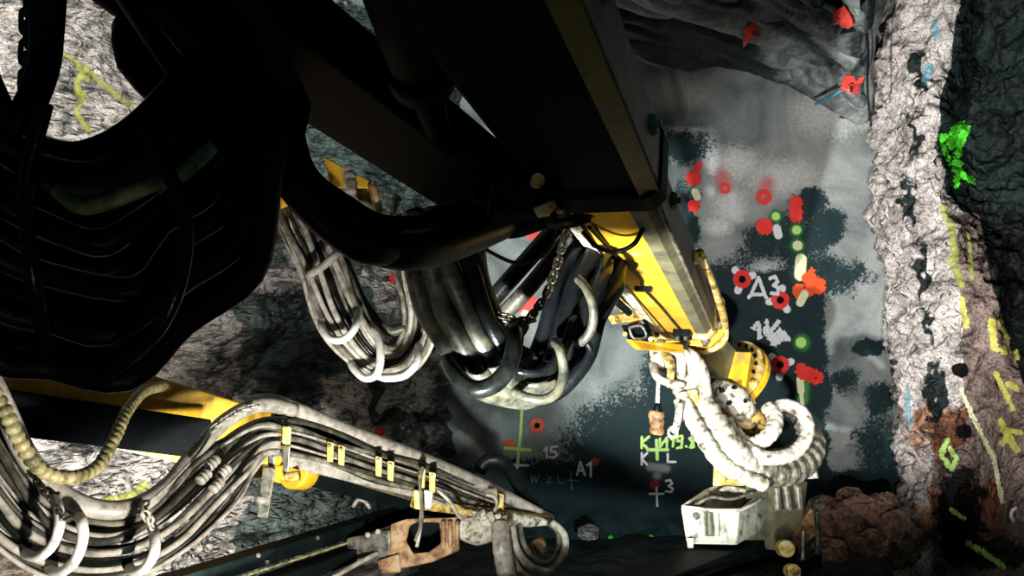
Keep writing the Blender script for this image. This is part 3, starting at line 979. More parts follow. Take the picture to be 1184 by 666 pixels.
# rubble beside the feed
rr_ = random.Random(4)
RB = [(1000, 600, 7.7, .26, .22), (1022, 588, 7.9, .16, .15), (975, 610, 7.6, .22, .2), (1005, 628, 7.4, .20, .14), (955, 598, 8.0, .2, .2), (985, 580, 8.0, .14, .13), (1038, 625, 7.4, .2, .25), (960, 636, 7.3, .16, .1)]
RL = ['largest orange brown boulder in the heap right of the feed', 'brown rock at the upper right of the heap by the wall foot', 'brown boulder left of the largest one in the heap', 'flat brown rock lying below the largest boulder',
      'dull brown rock at the left end of the heap', 'knobbly rock on the crest of the heap', 'dark rock between the heap and the pale rib', 'low rock at the lower left foot of the heap']
for (px, py, Y, r, h), lb in zip(RB, RL):
    bm = bmesh.new()
    bmesh.ops.create_icosphere(bm, subdivisions=5, radius=1)
    c = P(px, py, Y)
    sd = rr_.random() * 50
    mb = MB()
    for v in bm.verts:
        q = v.co.copy()
        f_ = 1 + .28 * fr_(q + Vector((sd, 0, 0)), 1.3) + .16 * (ridged(q + Vector((sd, 0, 0)), 2.6) - 1)
        v.co = Vector((q.x * r, q.y * r, q.z * h)) * f_ + c
    mb.add([v.co for v in bm.verts], [tuple(v.index for v in f.verts) for f in bm.faces])
    bm.free()
    tag(build('boulder', mb, M['rubble']), lb, 'rock', 'rubble heap beside the feed')
bm = bmesh.new()
o = build('stone', MB().add(*(lambda vs, fs: ([P(680, 614, 8.35) + Vector(v) for v in vs], fs))([(math.cos(a) * .11 * (1 + .2 * math.sin(a * 3)), math.sin(a) * .1, z * .07) for z, k in ((-1, 1), (.4, 1)) for a in [i * PI / 4 for i in range(8)]] + [(0.02, 0, .09)],
                       [(i, (i + 1) % 8, 8 + (i + 1) % 8, 8 + i) for i in range(8)] + [(8 + i, 8 + (i + 1) % 8, 16) for i in range(8)]), False), M['rock_left'])
tag(o, 'small pale stone lying alone at the foot of the tunnel face', 'stone')
bm.free()

# ================================================================== the big right boom
D1 = Vector((.358, 1, -.283))
dn = D1.normalized()
NR = dn.cross(Vector((0, 0, 1))).normalized()
NU = NR.cross(dn)
P1 = P(545, 5, 2.0) + NU * .14
def B1(t, a=0, b=0):
    return P1 + D1 * t + NR * a + NU * b
def prof(w, h, cl, cr_, ct=.03):
    """box section: half width w, half height h, lower left and lower right chamfers"""
    return [(-w, h - ct), (-w + ct, h), (w - ct, h), (w, h - ct), (w, -h + cr_), (w - cr_, -h), (-w + cl, -h), (-w, -h + cl)]
boom = thing('drill_boom', 'huge telescopic boom, black outer beam and lit yellow inner beam, reaching the face', 'drill boom', B1(1.5, 0, -.3))
build('outer_beam', MB().prism(B1(-1.1), B1(1.3), prof(.256, .14, .05, .03), cuts=3), M['dark_steel'], boom, 'black outer beam', .01)
build('side_plate', MB().prism(B1(-1.0, .262, .0), B1(1.22, .262, .0), [(-.02, .12), (.012, .12), (.012, -.11), (-.02, -.12)]), M['olive'], boom, 'olive side plate', .006)
build('edge_strip', MB().prism(B1(-1.0, .245, -.13), B1(1.22, .245, -.13), [(-.045, -.02), (.02, .02), (.028, .0), (-.045, -.03)]), M['yellow'], boom, 'narrow yellow edge of the outer beam')
build('end_collar', MB().prism(B1(1.2), B1(1.36), prof(.285, .165, .07, .05), cuts=1), M['dark_steel'], boom, None, .015)
build('inner_beam', MB().prism(B1(1.1), B1(4.0), prof(.222, .125, .06, .05), cuts=3), M['yellow'], boom, 'glossy yellow inner beam', .012)
build('side_rail', MB().prism(B1(1.36, .228, .0), B1(3.9, .228, .0), [(-.02, .11), (.012, .11), (.012, -.09), (-.02, -.09)]), M['olive'], boom, 'olive guard on the inner beam', .006)
build('lit_strip', MB().prism(B1(1.36, -.175, -.122), B1(3.95, -.175, -.122), [(-.06, .045), (.03, .0), (.03, -.015), (-.07, .03)]), M['cream'], boom, 'pale strip for the light on the lower left edge')  # brightness of the lit chamfer put into a pale strip
build('edge_shade', MB().prism(B1(1.36, .165, -.125), B1(3.85, .165, -.125), [(-.055, -.004), (.02, -.004), (.06, .045), (.045, .055), (-.055, .01)]), M['olive'], boom, 'olive strip for the shade on the right edge')  # olive strip added where the yellow underside fades into shade
build('guide_rod', MB().tube([B1(1.4, .235, -.10), B1(3.9, .235, -.10)], .008, 8, step=.5), M['steel'], boom)
for t in (.25, 1.02, 1.75, 2.6):
    a = .272 if t < 1.3 else .242
    b_ = build('lug', MB().prism(B1(t - .025, a + .012, .05), B1(t + .025, a + .012, .05), [(-.015, .04), (.012, .028), (.012, -.028), (-.015, -.04)]), M['dirty_yellow'], boom, None, .006)
    build('bolt', MB().disc(B1(t, a + .02, .05), NR, .016, .02, 6), M['dirty_yellow'], b_)
# head of the boom
build('head_collar', MB().prism(B1(3.82), B1(4.12), prof(.26, .165, .07, .07), cuts=1), M['dirty_yellow'], boom, 'dust streaked yellow head collar', .02)
build('head_flange', MB().prism(B1(3.92), B1(3.99), prof(.30, .20, .08, .09)), M['yellow'], boom, None, .01)
build('guard_hoop', MB().tube([B1(2.6, .27, .08), B1(3.3, .30, .04), B1(3.85, .31, -.03), B1(4.05, .28, -.14), B1(4.06, .1, -.22), B1(4.04, -.15, -.21)], .028, 10), M['dirty_yellow'], boom, 'bent yellow guard hoop')
for a, b in ((-.16, -.19), (.02, -.20), (.17, -.18), (.27, -.05)):
    build('bolt', MB().disc(B1(3.9, a, b), -dn, .03, .05, 6), M['steel'], boom)
build('valve_block', MB().prism(B1(3.68, .02, -.14), B1(3.84, .02, -.14), [(-.06, .03), (.06, .03), (.06, -.035), (-.06, -.035)]), M['dark_steel'], boom, None, .008)
for q in (-.03, .03):
    build('fitting', MB().disc(B1(3.72, .02 + q, -.17), -NU, .018, .03, 6), M['steel'], boom)
build('cable', hose([(674, 268, 3.55), (690, 285, 3.6), (712, 291, 3.65), (733, 282, 3.6), (744, 262, 3.6)], .012, 8), M['black'], boom, 'black cable hanging under the collar')
def under(t, a, off=.0):
    return B1(t, a, -.13 - off)
build('cable', MB().tube([under(1.55, -.10, .02), under(2.0, -.08), under(2.4, -.03), under(2.6, -.05), under(3.0, -.02), under(3.4, .0), under(3.75, .02)], .010, 8), M['black'], boom)
build('cable', MB().tube([under(1.55, -.14, .01), under(2.3, -.15), under(3.0, -.13), under(3.8, -.10)], .006, 6), M['black'], boom)
build('cable_tie', MB().prism(under(2.58, -.05, .006), under(2.62, -.05, .006), [(-.05, .01), (.05, .01), (.05, -.015), (-.05, -.015)]), M['black'], boom)
# neck and wrist after the head
neck = build('neck', MB().prism(P(800, 395, 6.15), P(852, 452, 6.7), [(-.16, .16), (.16, .16), (.16, -.15), (-.16, -.15)]), M['olive'], boom, 'grey olive square neck', .02)
build('neck_band', MB().prism(P(836, 430, 6.3), P(842, 440, 6.42), [(-.2, .19), (.2, .19), (.2, -.185), (-.2, -.185)]), M['yellow'], neck, 'yellow band', .01)
# left side bracket under the head
br = build('side_bracket', MB().slab([P(703, 338, 5.3), P(716, 334, 5.3), P(757, 398, 5.7), P(745, 404, 5.7)], .03), M['dirty_yellow'], boom, 'stepped yellow bracket', .008)
build('bracket_plate', MB().slab([P(707, 364, 5.35), P(741, 360, 5.5), P(745, 369, 5.5), P(712, 374, 5.35)], .05), M['dirty_yellow'], br, None, .008)
build('bracket_plate', MB().slab([P(728, 392, 5.4), P(790, 398, 5.7), P(792, 408, 5.7), P(740, 404, 5.4)], .05), M['yellow'], br, None, .008)
build('bracket_box', MB().hexa([P(718, 376, 5.45), P(750, 374, 5.5), P(757, 395, 5.5), P(728, 396, 5.45)], [P(718, 376, 5.7), P(750, 374, 5.75), P(757, 395, 5.75), P(728, 396, 5.7)]), M['dark_steel'], br, 'black box in the bracket', .01)
build('bracket_window', MB().tube([P(727, 379, 5.42), P(741, 377, 5.43), P(747, 389, 5.43), P(733, 391, 5.42), P(727, 379, 5.42)], .01, 6), M['steel'], br)
for x, y in ((722, 386), (752, 392), (716, 368)):
    build('bolt', MB().disc(P(x, y, 5.42), (0, -1, 0), .018, .02, 6), M['dirty_yellow'], br)
# small dark fittings at left of the inner beam
build('hose_fitting', hose([(700, 318, 5.2), (694, 335, 5.1), (704, 352, 5.2)], .03, 8), M['black'], br)
build('hose_fitting', hose([(716, 322, 5.25), (712, 345, 5.2), (728, 362, 5.3)], .026, 8), M['black'], br)

# ------------------------------------------------------------------ rotation unit: flange ring, motor, fittings
rot = thing('rotation_unit', 'dust caked rotation unit with a toothed round flange at the boom tip', 'rotary actuator', P(840, 480, 6.5))
ax = (P(842, 445, 6.45) - P(820, 428, 6.75)).normalized()
ax = Vector((-.55, -.35, .62)).normalized()
cf = P(838, 436, 6.55)
build('flange', MB().ringdisc(cf, ax, .37, .24, .05, 44), M['dirty_yellow'], rot, 'pale yellow round flange', .008)
build('flange_rim', MB().ringdisc(cf - ax * .06, ax, .385, .30, .055, 44), M['yellow'], rot, None, .006)
a_ = (Vector((0, 0, 1)) - ax * ax.z).normalized()
b2 = ax.cross(a_)
for k in range(22):
    th = 2 * PI * k / 22
    e = a_ * math.cos(th) + b2 * math.sin(th)
    build('bolt', MB().disc(cf + e * .315 + ax * .05, ax, .016, .018, 6), M['dark_steel'], rot)
build('drive_housing', MB().disc(cf - ax * .28, ax, .2, .36, 28, .225), M['cream'], rot, 'pale dusty drum', .02)
build('housing_cap', MB().disc(cf - ax * .34, ax, .14, .07, 24, .19), M['dirty_yellow'], rot, None, .01)
build('motor', MB().tube([P(826, 448, 6.25), P(850, 462, 6.15), P(862, 478, 6.2)], [.09, .12, .09], 14), M['cream'], rot, 'dusty rounded motor')
for x, y in ((822, 440), (834, 452), (848, 448), (860, 464), (842, 466)):
    build('bolt', MB().disc(P(x, y, 6.08), (0, -1, .2), .018, .05, 6), M['dark_steel'], rot)
build('lower_lobe', MB().tube([P(846, 484, 6.35), P(868, 492, 6.3), P(886, 502, 6.3)], [.10, .15, .12], 14), M['dirty_yellow'], rot, 'yellow rounded lobe under the flange')
# hose manifold on the left of the rotation unit
man = build('manifold', MB().hexa([P(764, 412, 5.95), P(806, 416, 6.0), P(812, 448, 6.0), P(776, 452, 5.95)], [P(764, 412, 6.2), P(806, 416, 6.25), P(812, 448, 6.25), P(776, 452, 6.2)]), M['cream'], rot, 'white dust caked manifold', .03)
build('manifold_side', MB().hexa([P(750, 404, 5.9), P(766, 402, 5.9), P(770, 430, 5.95), P(756, 436, 5.95)], [P(750, 404, 6.1), P(766, 402, 6.1), P(770, 430, 6.15), P(756, 436, 6.15)]), M['cream'], rot, None, .02)
for q, (x0, y0, x1, y1, x2, y2) in enumerate([(770, 402, 786, 410, 788, 436), (776, 400, 796, 412, 800, 440), (784, 402, 804, 414, 806, 446), (766, 408, 776, 420, 774, 446), (792, 404, 812, 424, 818, 456), (754, 420, 762, 438, 790, 446)]):
    build('hose', hose([(x0, y0, 5.95), (x1, y1, 5.78), (x2, y2, 5.86)], .030 if q % 2 else .036, 10), M['hose_white'] if q != 3 else M['dirty_yellow'], rot)
for x, y in ((782, 462), (792, 458), (802, 456), (788, 472), (806, 468)):
    build('fitting', hose([(x, y, 5.9), (x + 5, y + 14, 5.85)], .026, 8, ribs=(.03, .25)), M['cream'], rot)
build('yellow_clamp', MB().slab([P(794, 452, 5.8), P(806, 450, 5.8), P(812, 466, 5.8), P(800, 469, 5.8)], .05), M['dirty_yellow'], rot, None, .01)
build('small_link', hose([(786, 466, 5.7), (784, 484, 5.7), (780, 500, 5.72)], .028, 8), M['cream'], rot)
build('eyelet', MB().tube([P(778 + 5 * math.cos(a), 500 + 6 * math.sin(a), 5.7) for a in [i * PI / 5 for i in range(11)]], .012, 8), M['cream'], rot)

# plumb sensor hanging from the manifold
pl = thing('hanging_sensor', 'pale rod with a black cap and brown body hanging left of the rotation unit', 'sensor', P(761, 505, 5.9))
build('rod', hose([(762, 430, 5.9), (761, 450, 5.9), (760, 470, 5.9)], .017, 8), M['cream'], pl)
build('cap', hose([(761, 466, 5.9), (760, 476, 5.9)], [.022, .040], 12), M['black'], pl, 'black cap')
build('sensor_body', hose([(760, 475, 5.9), (759, 482, 5.9), (760, 492, 5.9), (759, 502, 5.9)], [.055, .060, .05, .055], 12, ribs=(.06, .2)), M['rust'], pl, 'brown body')

# white spiral hoses looping round the rotation unit
G = 'white wrapped hoses looping at the boom tip'
def sp_hose(label, pts, r, m='hose_white', pitch=.07, depth=.16, g=G, nm='wrapped_hose', cat='hose', spiral=True):
    o = build(nm, hose(pts, r, 18, ribs=(pitch, depth), spiral=spiral), M[m])
    return tag(o, label, cat, g)
sp_hose('thickest white wrapped hose falling from the manifold towards the feed', [(792, 440, 6.0), (811, 476, 5.9), (834, 510, 5.8), (858, 534, 5.8), (884, 552, 5.9)], [.12, .14, .135, .11, .06], pitch=.10, depth=.15)
sp_hose('white wrapped hose running along the left edge of the thickest one', [(788, 456, 5.85), (800, 484, 5.74), (817, 512, 5.68), (840, 540, 5.68), (884, 561, 5.75)], [.05, .062, .066, .062, .055], pitch=.09, depth=.15)
sp_hose('ribbed grey green hose forming the outermost right loop', [(838, 520, 6.05), (862, 540, 5.9), (892, 548, 5.9), (920, 543, 6.0), (938, 526, 6.15), (940, 506, 6.3), (930, 490, 6.45)], [.085, .10, .10, .10, .095, .09, .06], m='hose_grey', pitch=.10, depth=.22)
sp_hose('smooth pale hose looping inside the ribbed one at the boom tip', [(850, 500, 6.0), (866, 520, 5.85), (892, 530, 5.8), (920, 522, 5.9), (934, 500, 6.0), (928, 478, 6.1), (908, 468, 6.15), (892, 474, 6.2)], [.055, .055, .055, .055, .05, .055, .05, .05], pitch=.06, depth=.06)
sp_hose('grey hose coil tucked behind the smooth pale loop', [(893, 478, 6.5), (908, 472, 6.5), (924, 486, 6.4), (928, 508, 6.35), (912, 524, 6.3), (890, 528, 6.2)], .06, m='hose_grey', pitch=.07, depth=.2)
sp_hose('pale hose curled tightly under the round flange', [(838, 486, 6.0), (850, 506, 5.95), (872, 514, 5.92), (892, 500, 5.95), (896, 484, 6.05), (888, 470, 6.15)], .062, pitch=.06, depth=.1)
sp_hose('thin pale hose between the flange and the outer loops', [(830, 500, 5.9), (848, 522, 5.82), (872, 532, 5.8), (896, 528, 5.85)], .045, pitch=.05, depth=.08)

# ------------------------------------------------------------------ right feed: carriage box, rails, posts
feed = thing('drill_feed', 'feed at the boom tip with a grey open box on long black rails', 'drill feed', P(860, 640, 5.9))
# open box (near face, sides, inner)
def Q(px, py, Y):
    return P(px, py, Y)
fb = [Q(790, 586, 5.7), Q(855, 590, 5.7), Q(852, 627, 5.65), Q(796, 626, 5.65)]
bb = [Q(830, 562, 6.3), Q(890, 563, 6.3), Q(900, 600, 6.25), Q(846, 600, 6.25)]
box = MB()
def wallp(a, b, c, d, th=.02):
    box.slab([a, b, c, d], th)
wallp(*fb)
wallp(fb[1], bb[1], bb[2], fb[2])
wallp(fb[0], bb[0], bb[3], fb[3])
wallp(bb[0], bb[1], bb[2], bb[3])
wallp(fb[3], fb[2], bb[2], bb[3])
carriage = build('carriage_box', box, M['zinc'], feed, 'grey sheet steel box, open at the top', .006)
build('box_lip', MB().tube([fb[0], fb[1], bb[1], bb[0], fb[0]], .014, 6, step=.3), M['zinc'], carriage)
for x in (812, 820, 828):
    build('rib', MB().tube([Q(x, 591, 5.68), Q(x + 1, 620, 5.63)], .018 if x != 820 else .026, 8), M['zinc' if x != 820 else 'olive'], carriage)
build('box_foot', MB().hexa([Q(794, 622, 5.6), Q(802, 622, 5.6), Q(802, 634, 5.6), Q(795, 634, 5.6)], [Q(794, 622, 5.75), Q(802, 622, 5.75), Q(802, 634, 5.75), Q(795, 634, 5.75)]), M['zinc'], carriage, None, .005)
build('cable', hose([(804, 584, 5.75), (822, 575, 5.8), (845, 577, 5.85), (870, 570, 6.0)], .012, 8), M['hose_grey'], carriage)
build('fitting', MB().disc(Q(804, 596, 5.68), (0, -1, 0), .022, .04, 8), M['steel'], carriage)
# cradle behind the box
build('cradle_plate', MB().hexa([Q(825, 540, 6.2), Q(866, 548, 6.2), Q(868, 562, 6.2), Q(824, 562, 6.2)], [Q(825, 540, 6.5), Q(866, 548, 6.5), Q(868, 562, 6.5), Q(824, 562, 6.5)]), M['dirty_yellow'], feed, 'yellow cradle plate', .01)
build('cradle_body', MB().hexa([Q(862, 556, 6.1), Q(934, 556, 6.2), Q(925, 640, 6.0), Q(862, 632, 5.9)], [Q(862, 556, 6.6), Q(934, 556, 6.7), Q(925, 640, 6.5), Q(862, 632, 6.4)]), M['olive'], feed, None, .02)
for x0, x1 in ((897, 900), (908, 912), (922, 925)):
    build('cradle_rib', MB().tube([Q(x0, 560, 6.1), Q(x1, 590, 6.05)], .03, 8), M['hose_grey'], feed)
# long rails
for q, (x0, y0, Y0, x1, y1, Y1, w, h, m_, lb) in enumerate([
        (560, 742, 3.9, 900, 612, 6.5, .15, .045, 'dark_steel', 'wide black top rail'),
        (640, 742, 4.0, 925, 628, 6.5, .03, .06, 'dark_steel', None),
        (700, 745, 4.0, 935, 640, 6.5, .07, .05, 'dark_steel', None),
        (760, 745, 4.0, 945, 646, 6.5, .035, .07, 'dark_steel', None)]):
    build('rail', MB().prism(P(x0, y0, Y0), P(x1, y1, Y1), [(-w, h), (w, h), (w * 1.1, -h), (-w * 1.1, -h)]), M[m_], feed, lb, .01)
build('rod_guide', MB().slab([Q(917, 620, 6.0), Q(941, 588, 6.1), Q(944, 618, 6.1), Q(921, 640, 6.0)], .03), M['rust'], feed, 'tan triangular plate', .006)
build('guide_bar', hose([(944, 590, 6.2), (945, 615, 6.2), (945, 640, 6.2)], .025, 8), M['steel'], feed)
build('guide_bar', hose([(929, 612, 5.95), (928, 648, 5.9)], .02, 8), M['steel'], feed)
build('guide_nut', MB().disc(Q(943, 585, 6.1), (0, -1, .4), .045, .07, 8), M['chain'], feed)
build('bearing', MB().disc(Q(905, 634, 5.7), (0, -1, .3), .06, .10, 16), M['dirty_yellow'], feed, 'pale yellow bearing', .01)
build('bearing_bolt', MB().disc(Q(905, 634, 5.66), (0, -1, .3), .035, .05, 6), M['dark_steel'], feed)
build('bearing', MB().disc(Q(913, 660, 5.5), (0, -1, .3), .05, .10, 16), M['dirty_yellow'], feed, None, .01)
build('nozzle', hose([(934, 549, 6.2), (945, 548, 6.15)], .035, 10), M['ring'], feed)

# ================================================================== the middle black boom and top left hardware
mid = thing('drill_boom', 'black box beam crossing the top middle of the photo, left of the big boom', 'drill boom', P(480, 220, 3.4))
m0, m1 = P(318, 8, 2.5), P(592, 222, 3.4)
m0 = m0 + (m0 - m1) * .3
build('beam', MB().prism(m0, m1, [(-.46, .07), (-.43, .10), (.095, .10), (.125, .07), (.125, -.07), (.095, -.10), (-.43, -.10), (-.46, -.07)], [(-.34, .07), (-.31, .10), (.095, .10), (.125, .07), (.125, -.07), (.095, -.10), (-.31, -.10), (-.34, -.07)], cuts=3), M['dark_steel'], mid, None, .012)
build('beam_edge', MB().prism(m0 + Vector((.08, 0, -.10)), m1 + Vector((.08, 0, -.10)), [(-.02, .0), (.02, .0), (.02, -.025), (-.02, -.025)]), M['dark_steel'], mid)
build('knuckle', MB().hexa([P(572, 196, 3.0), P(640, 204, 3.0), P(652, 252, 3.0), P(560, 258, 3.0)], [P(572, 200, 3.4), P(646, 208, 3.4), P(658, 252, 3.4), P(560, 256, 3.4)]), M['dark_steel'], mid, 'black knuckle joint', .03)
build('knuckle_pin', MB().disc(P(620, 210, 2.97), (0.1, -1, 0), .026, .05, 18), M['dirty_yellow'], mid, 'brass yellow pin')
build('knuckle_plate', MB().slab([P(616, 240, 2.96), P(640, 230, 2.96), P(652, 246, 2.96), P(622, 251, 2.96)], .04), M['dirty_yellow'], mid, 'small yellow plate', .008)
for x, y in ((560, 236), (585, 246), (648, 230), (600, 226), (640, 250)):
    build('bolt', MB().disc(P(x, y, 2.99), (0, -1, 0), .016, .03, 6), M['dark_steel'], mid)

cyl = thing('hydraulic_cylinder', 'black hydraulic cylinder between the middle boom and the big boom', 'hydraulic cylinder', P(520, 150, 2.9))
build('barrel', MB().tube([P(430, -110, 1.7), P(468, 20, 2.2), P(486, 80, 2.5)], [.095, .095, .095], 24, step=.3), M['dark_steel'], cyl)
build('piston_rod', MB().tube([P(484, 75, 2.5), P(520, 200, 3.3)], .055, 16, step=.4), M['dark_steel'], cyl)
build('gland', MB().tube([P(483, 72, 2.45), P(489, 92, 2.56)], .11, 20), M['dark_steel'], cyl)

cyl2 = thing('hydraulic_cylinder', 'short dark cylinder with a dull yellow band at the upper left', 'hydraulic cylinder', P(190, 80, 2.3))
build('barrel', hose([(90, -60, 2.2), (170, 0, 2.35), (215, 40, 2.45), (262, 90, 2.6)], .10, 20), M['dark_steel'], cyl2)
build('yellow_band', hose([(170, -4, 2.3), (202, 20, 2.36)], .085, 20, step=.05), M['yellow'], cyl2, 'dull yellow band')
build('end_knob', hose([(148, 24, 2.3), (170, 52, 2.3), (212, 90, 2.35), (262, 118, 2.4)], [.05, .11, .13, .12], 20), M['dark_steel'], cyl2, 'rounded black end')

# boom arm behind the heavy black hoses
arm = thing('support_arm', 'black support arm hidden behind the heavy hose loops', 'support arm', P(260, 250, 2.7))
build('arm_beam', MB().prism(P(190, -60, 1.9), P(305, 150, 2.5), prof(.15, .12, .04, .04)), M['dark_steel'], arm, None, .02)

# ------------------------------------------------------------------ heavy black hoses in the foreground
G = 'heavy black hoses slung across the foreground'
def bl(label, pts, r, m='black', g=G, sides=16, nm='hydraulic_hose'):
    return tag(build(nm, hose(pts, r, sides), M[m]), label, 'hose', g)
bl('thickest black hose sweeping from the top left under the middle boom', [(196, -60, 2.1), (250, 40, 2.2), (290, 120, 2.3), (328, 180, 2.35), (354, 225, 2.4), (388, 264, 2.42), (434, 286, 2.5), (490, 290, 2.7), (555, 268, 3.2), (600, 246, 3.8), (630, 225, 4.0)], [.062, .062, .060, .056, .052, .054, .060, .066, .075, .085, .085])
bl('black hose following the thickest one on its outer side', [(150, -40, 1.9), (232, 60, 2.0), (276, 140, 2.1), (322, 195, 2.2), (362, 245, 2.3), (396, 274, 2.35), (434, 291, 2.45), (500, 280, 2.8), (560, 262, 3.3)], .045)
bl('black hose along the upper edge of the thickest one', [(250, -50, 2.4), (290, 40, 2.5), (330, 130, 2.55), (352, 200, 2.6), (398, 238, 2.7), (448, 262, 2.8), (520, 256, 3.3), (590, 240, 3.9)], .042)
bl('black hose lying under the knuckle of the middle boom', [(490, 262, 3.2), (540, 250, 3.4), (590, 262, 3.5), (630, 254, 3.6), (655, 256, 3.5), (682, 252, 3.5)], [.06, .06, .055, .045, .035, .022])
bl('upper of the two black hoses framing the bright rock at the upper left', [(30, 176, 1.9), (90, 188, 1.9), (150, 164, 1.95), (205, 112, 2.0), (236, 60, 2.1), (250, 10, 2.2)], .052)
bl('lower of the two black hoses framing the bright rock at the upper left', [(30, 200, 1.75), (90, 212, 1.8), (150, 200, 1.85), (205, 155, 1.9), (238, 110, 2.0), (262, 50, 2.1)], .052)
bl('black hose loop at the very left edge below the strap', [(-40, 40, 1.5), (-10, 110, 1.55), (8, 140, 1.6), (30, 128, 1.6), (50, 80, 1.6), (56, 30, 1.6), (60, -30, 1.6)], .030)
# slung mass: many loops
slung = thing('hose_bundle', 'big black sagging bundle of many hoses filling the left side', 'hose bundle', P(130, 450, 1.9))
rq = random.Random(3)
for k in range(21):
    f_ = k / 20
    yb = 214 + 222 * f_ ** .9
    xr = 246 + 62 * f_
    yr = 170 - 60 * (1 - f_) + 28 * f_
    Y = 1.8 + .6 * ((k * 7) % 5) / 5
    xm = 120 + 20 * rq.uniform(-1, 1)
    pts = [(-80 - 20 * f_, 120 + 250 * f_ * .8, Y - .15), (-10, yb - 60 + 35 * f_, Y - .08), (60, yb - 14, Y), (xm + 20, yb, Y + .03), (200 + 12 * f_, yb - 45 - 18 * f_, Y + .1), (xr - 18, yb - 120 * (.5 + .5 * f_), Y + .15), (xr, min(yr + 30, yb - 60), Y + .18), (xr - 10 * (1 - f_) + 4, yr - 60, Y + .2), (xr - 30, yr - 170, Y + .2)]
    m_ = 'black'
    build('hose', hose(pts, .030 if k % 4 else .036, 10, step=.05), M[m_], slung)
for k in range(12):
    f_ = k / 11
    yb = 240 + 185 * f_
    Y = 2.5 + .1 * (k % 3)
    pts = [(-80, 160 + 170 * f_, Y - .2), (0, yb - 40, Y - .1), (100, yb, Y), (190, yb - 40, Y + .1), (260, yb - 110, Y + .1), (300, 200, Y + .1), (300, 100, Y + .1)]
    build('hose', hose(pts, .056, 10, step=.08), M['black'], slung)
for pts in ([(52, 120, 1.5), (30, 220, 1.55), (40, 330, 1.6), (60, 430, 1.8)], [(170, 150, 1.65), (215, 260, 1.62), (190, 370, 1.65), (120, 440, 1.8)]):
    build('tie_strap', hose(pts, .016, 8), M['black_gloss'], slung)
bl('dull yellow sleeve hose lying across the black bundle', [(66, 220, 1.72), (80, 231, 1.70), (96, 240, 1.68), (130, 232, 1.68), (170, 216, 1.70), (212, 200, 1.75), (245, 170, 1.8)], .017, 'corr_yellow', None, 12, 'sleeved_hose')
build_strap = bl('wide black strap hanging down at the upper left beside a chain', [(48, -40, 1.6), (50, 40, 1.6), (46, 90, 1.6), (34, 128, 1.62), (10, 150, 1.64)], .026, 'black', None, 12, 'strap')
chain('chain', 'dark chain hanging beside the black strap at the upper left', [(33, -20, 1.65), (33, 40, 1.65), (32, 100, 1.65), (36, 140, 1.66), (42, 175, 1.68)], M['chain'], .045)

# ------------------------------------------------------------------ small hardware seen through the gap under the middle boom
hw = thing('pipe_bracket', 'yellow pipe bracket seen through the gap under the middle boom', 'bracket', P(415, 250, 5.0))
build('yellow_plate', MB().hexa([P(374, 180, 4.9), P(402, 196, 4.9), P(402, 218, 4.9), P(382, 218, 4.9)], [P(374, 180, 5.1), P(402, 196, 5.1), P(402, 218, 5.1), P(382, 218, 5.1)]), M['yellow'], hw, None, .01)
build('yellow_plate', MB().hexa([P(408, 199, 4.9), P(428, 209, 4.9), P(432, 218, 4.9), P(410, 218, 4.9)], [P(408, 199, 5.1), P(428, 209, 5.1), P(432, 218, 5.1), P(410, 218, 5.1)]), M['yellow'], hw, None, .01)
build('dark_plate', MB().hexa([P(384, 218, 5.0), P(436, 218, 5.0), P(444, 250, 5.0), P(400, 252, 5.0)], [P(384, 218, 5.2), P(436, 218, 5.2), P(444, 250, 5.2), P(400, 252, 5.2)]), M['olive'], hw, None, .01)
build('stay', MB().tube([P(430, 212, 4.9), P(440, 250, 4.95)], .03, 8), M['rust'], hw)
tag(build('corrugated_hose', hose([(403, 192, 4.8), (405, 215, 4.75), (409, 240, 4.75), (420, 254, 4.75), (446, 252, 4.8), (460, 228, 4.85)], .032, 14, ribs=(.05, .35)), M['hose_pale']), 'pale corrugated hose curving through the gap under the middle boom', 'hose')
o = build('yellow_bracket', MB().hexa([P(325, 214, 4.4), P(334, 220, 4.4), P(339, 236, 4.4), P(324, 242, 4.4)], [P(325, 214, 4.6), P(334, 220, 4.6), P(339, 236, 4.6), P(324, 242, 4.6)]), M['yellow'], None, None, .01)
tag(o, 'small yellow wedge bracket above the pale hose bundle', 'bracket')
tag(build('pipe', hose([(308, 270, 4.5), (316, 240, 4.5), (322, 215, 4.5)], .04, 10), M['hose_grey']), 'grey pipe stub left of the small yellow wedge bracket', 'pipe')

# ------------------------------------------------------------------ pale hose bundle A
ba = thing('hose_bundle', 'pale dusty bundle of thin hoses held by white rings, in front of the left wall', 'hose bundle', P(445, 440, 4.6))
pa = [(330, 225, 4.5), (348, 262, 4.4), (372, 310, 4.35), (392, 360, 4.3), (414, 398, 4.3), (440, 420, 4.35), (468, 415, 4.45), (484, 385, 4.5), (486, 340, 4.5), (478, 290, 4.5), (470, 250, 4.5)]
offs = [((k % 9 - 4) * .028, (k // 9) * .040 - .02 + .008 * (k % 2), .0115 + .003 * ((k * 5) % 3)) for k in range(18)]
bundle(ba, pa, offs, [M['hose_pale'], M['hose_grey'], M['hose_pale'], M['hose_dark'], M['hose_pale'], M['black_gloss'], M['hose_grey']], .02, spread=[.7, 1, 1, 1.05, 1, .8, .75, .8, .9, .9, .8])
def ring_px(root, pts, r, m='ring', nm='hose_ring', lab=None, flat=None):
    return build(nm, hose(pts, r, 12, flat=flat), M[m], root, lab)
ring_px(ba, [(362, 322, 4.36), (358, 318, 4.24), (372, 309, 4.2), (386, 296, 4.22), (392, 288, 4.32)], .022, 'hose_pale', lab='flat pale band')
ring_px(ba, [(370, 362, 4.38), (372, 378, 4.24), (383, 392, 4.16), (398, 392, 4.14), (411, 378, 4.16), (415, 358, 4.3)], .021)
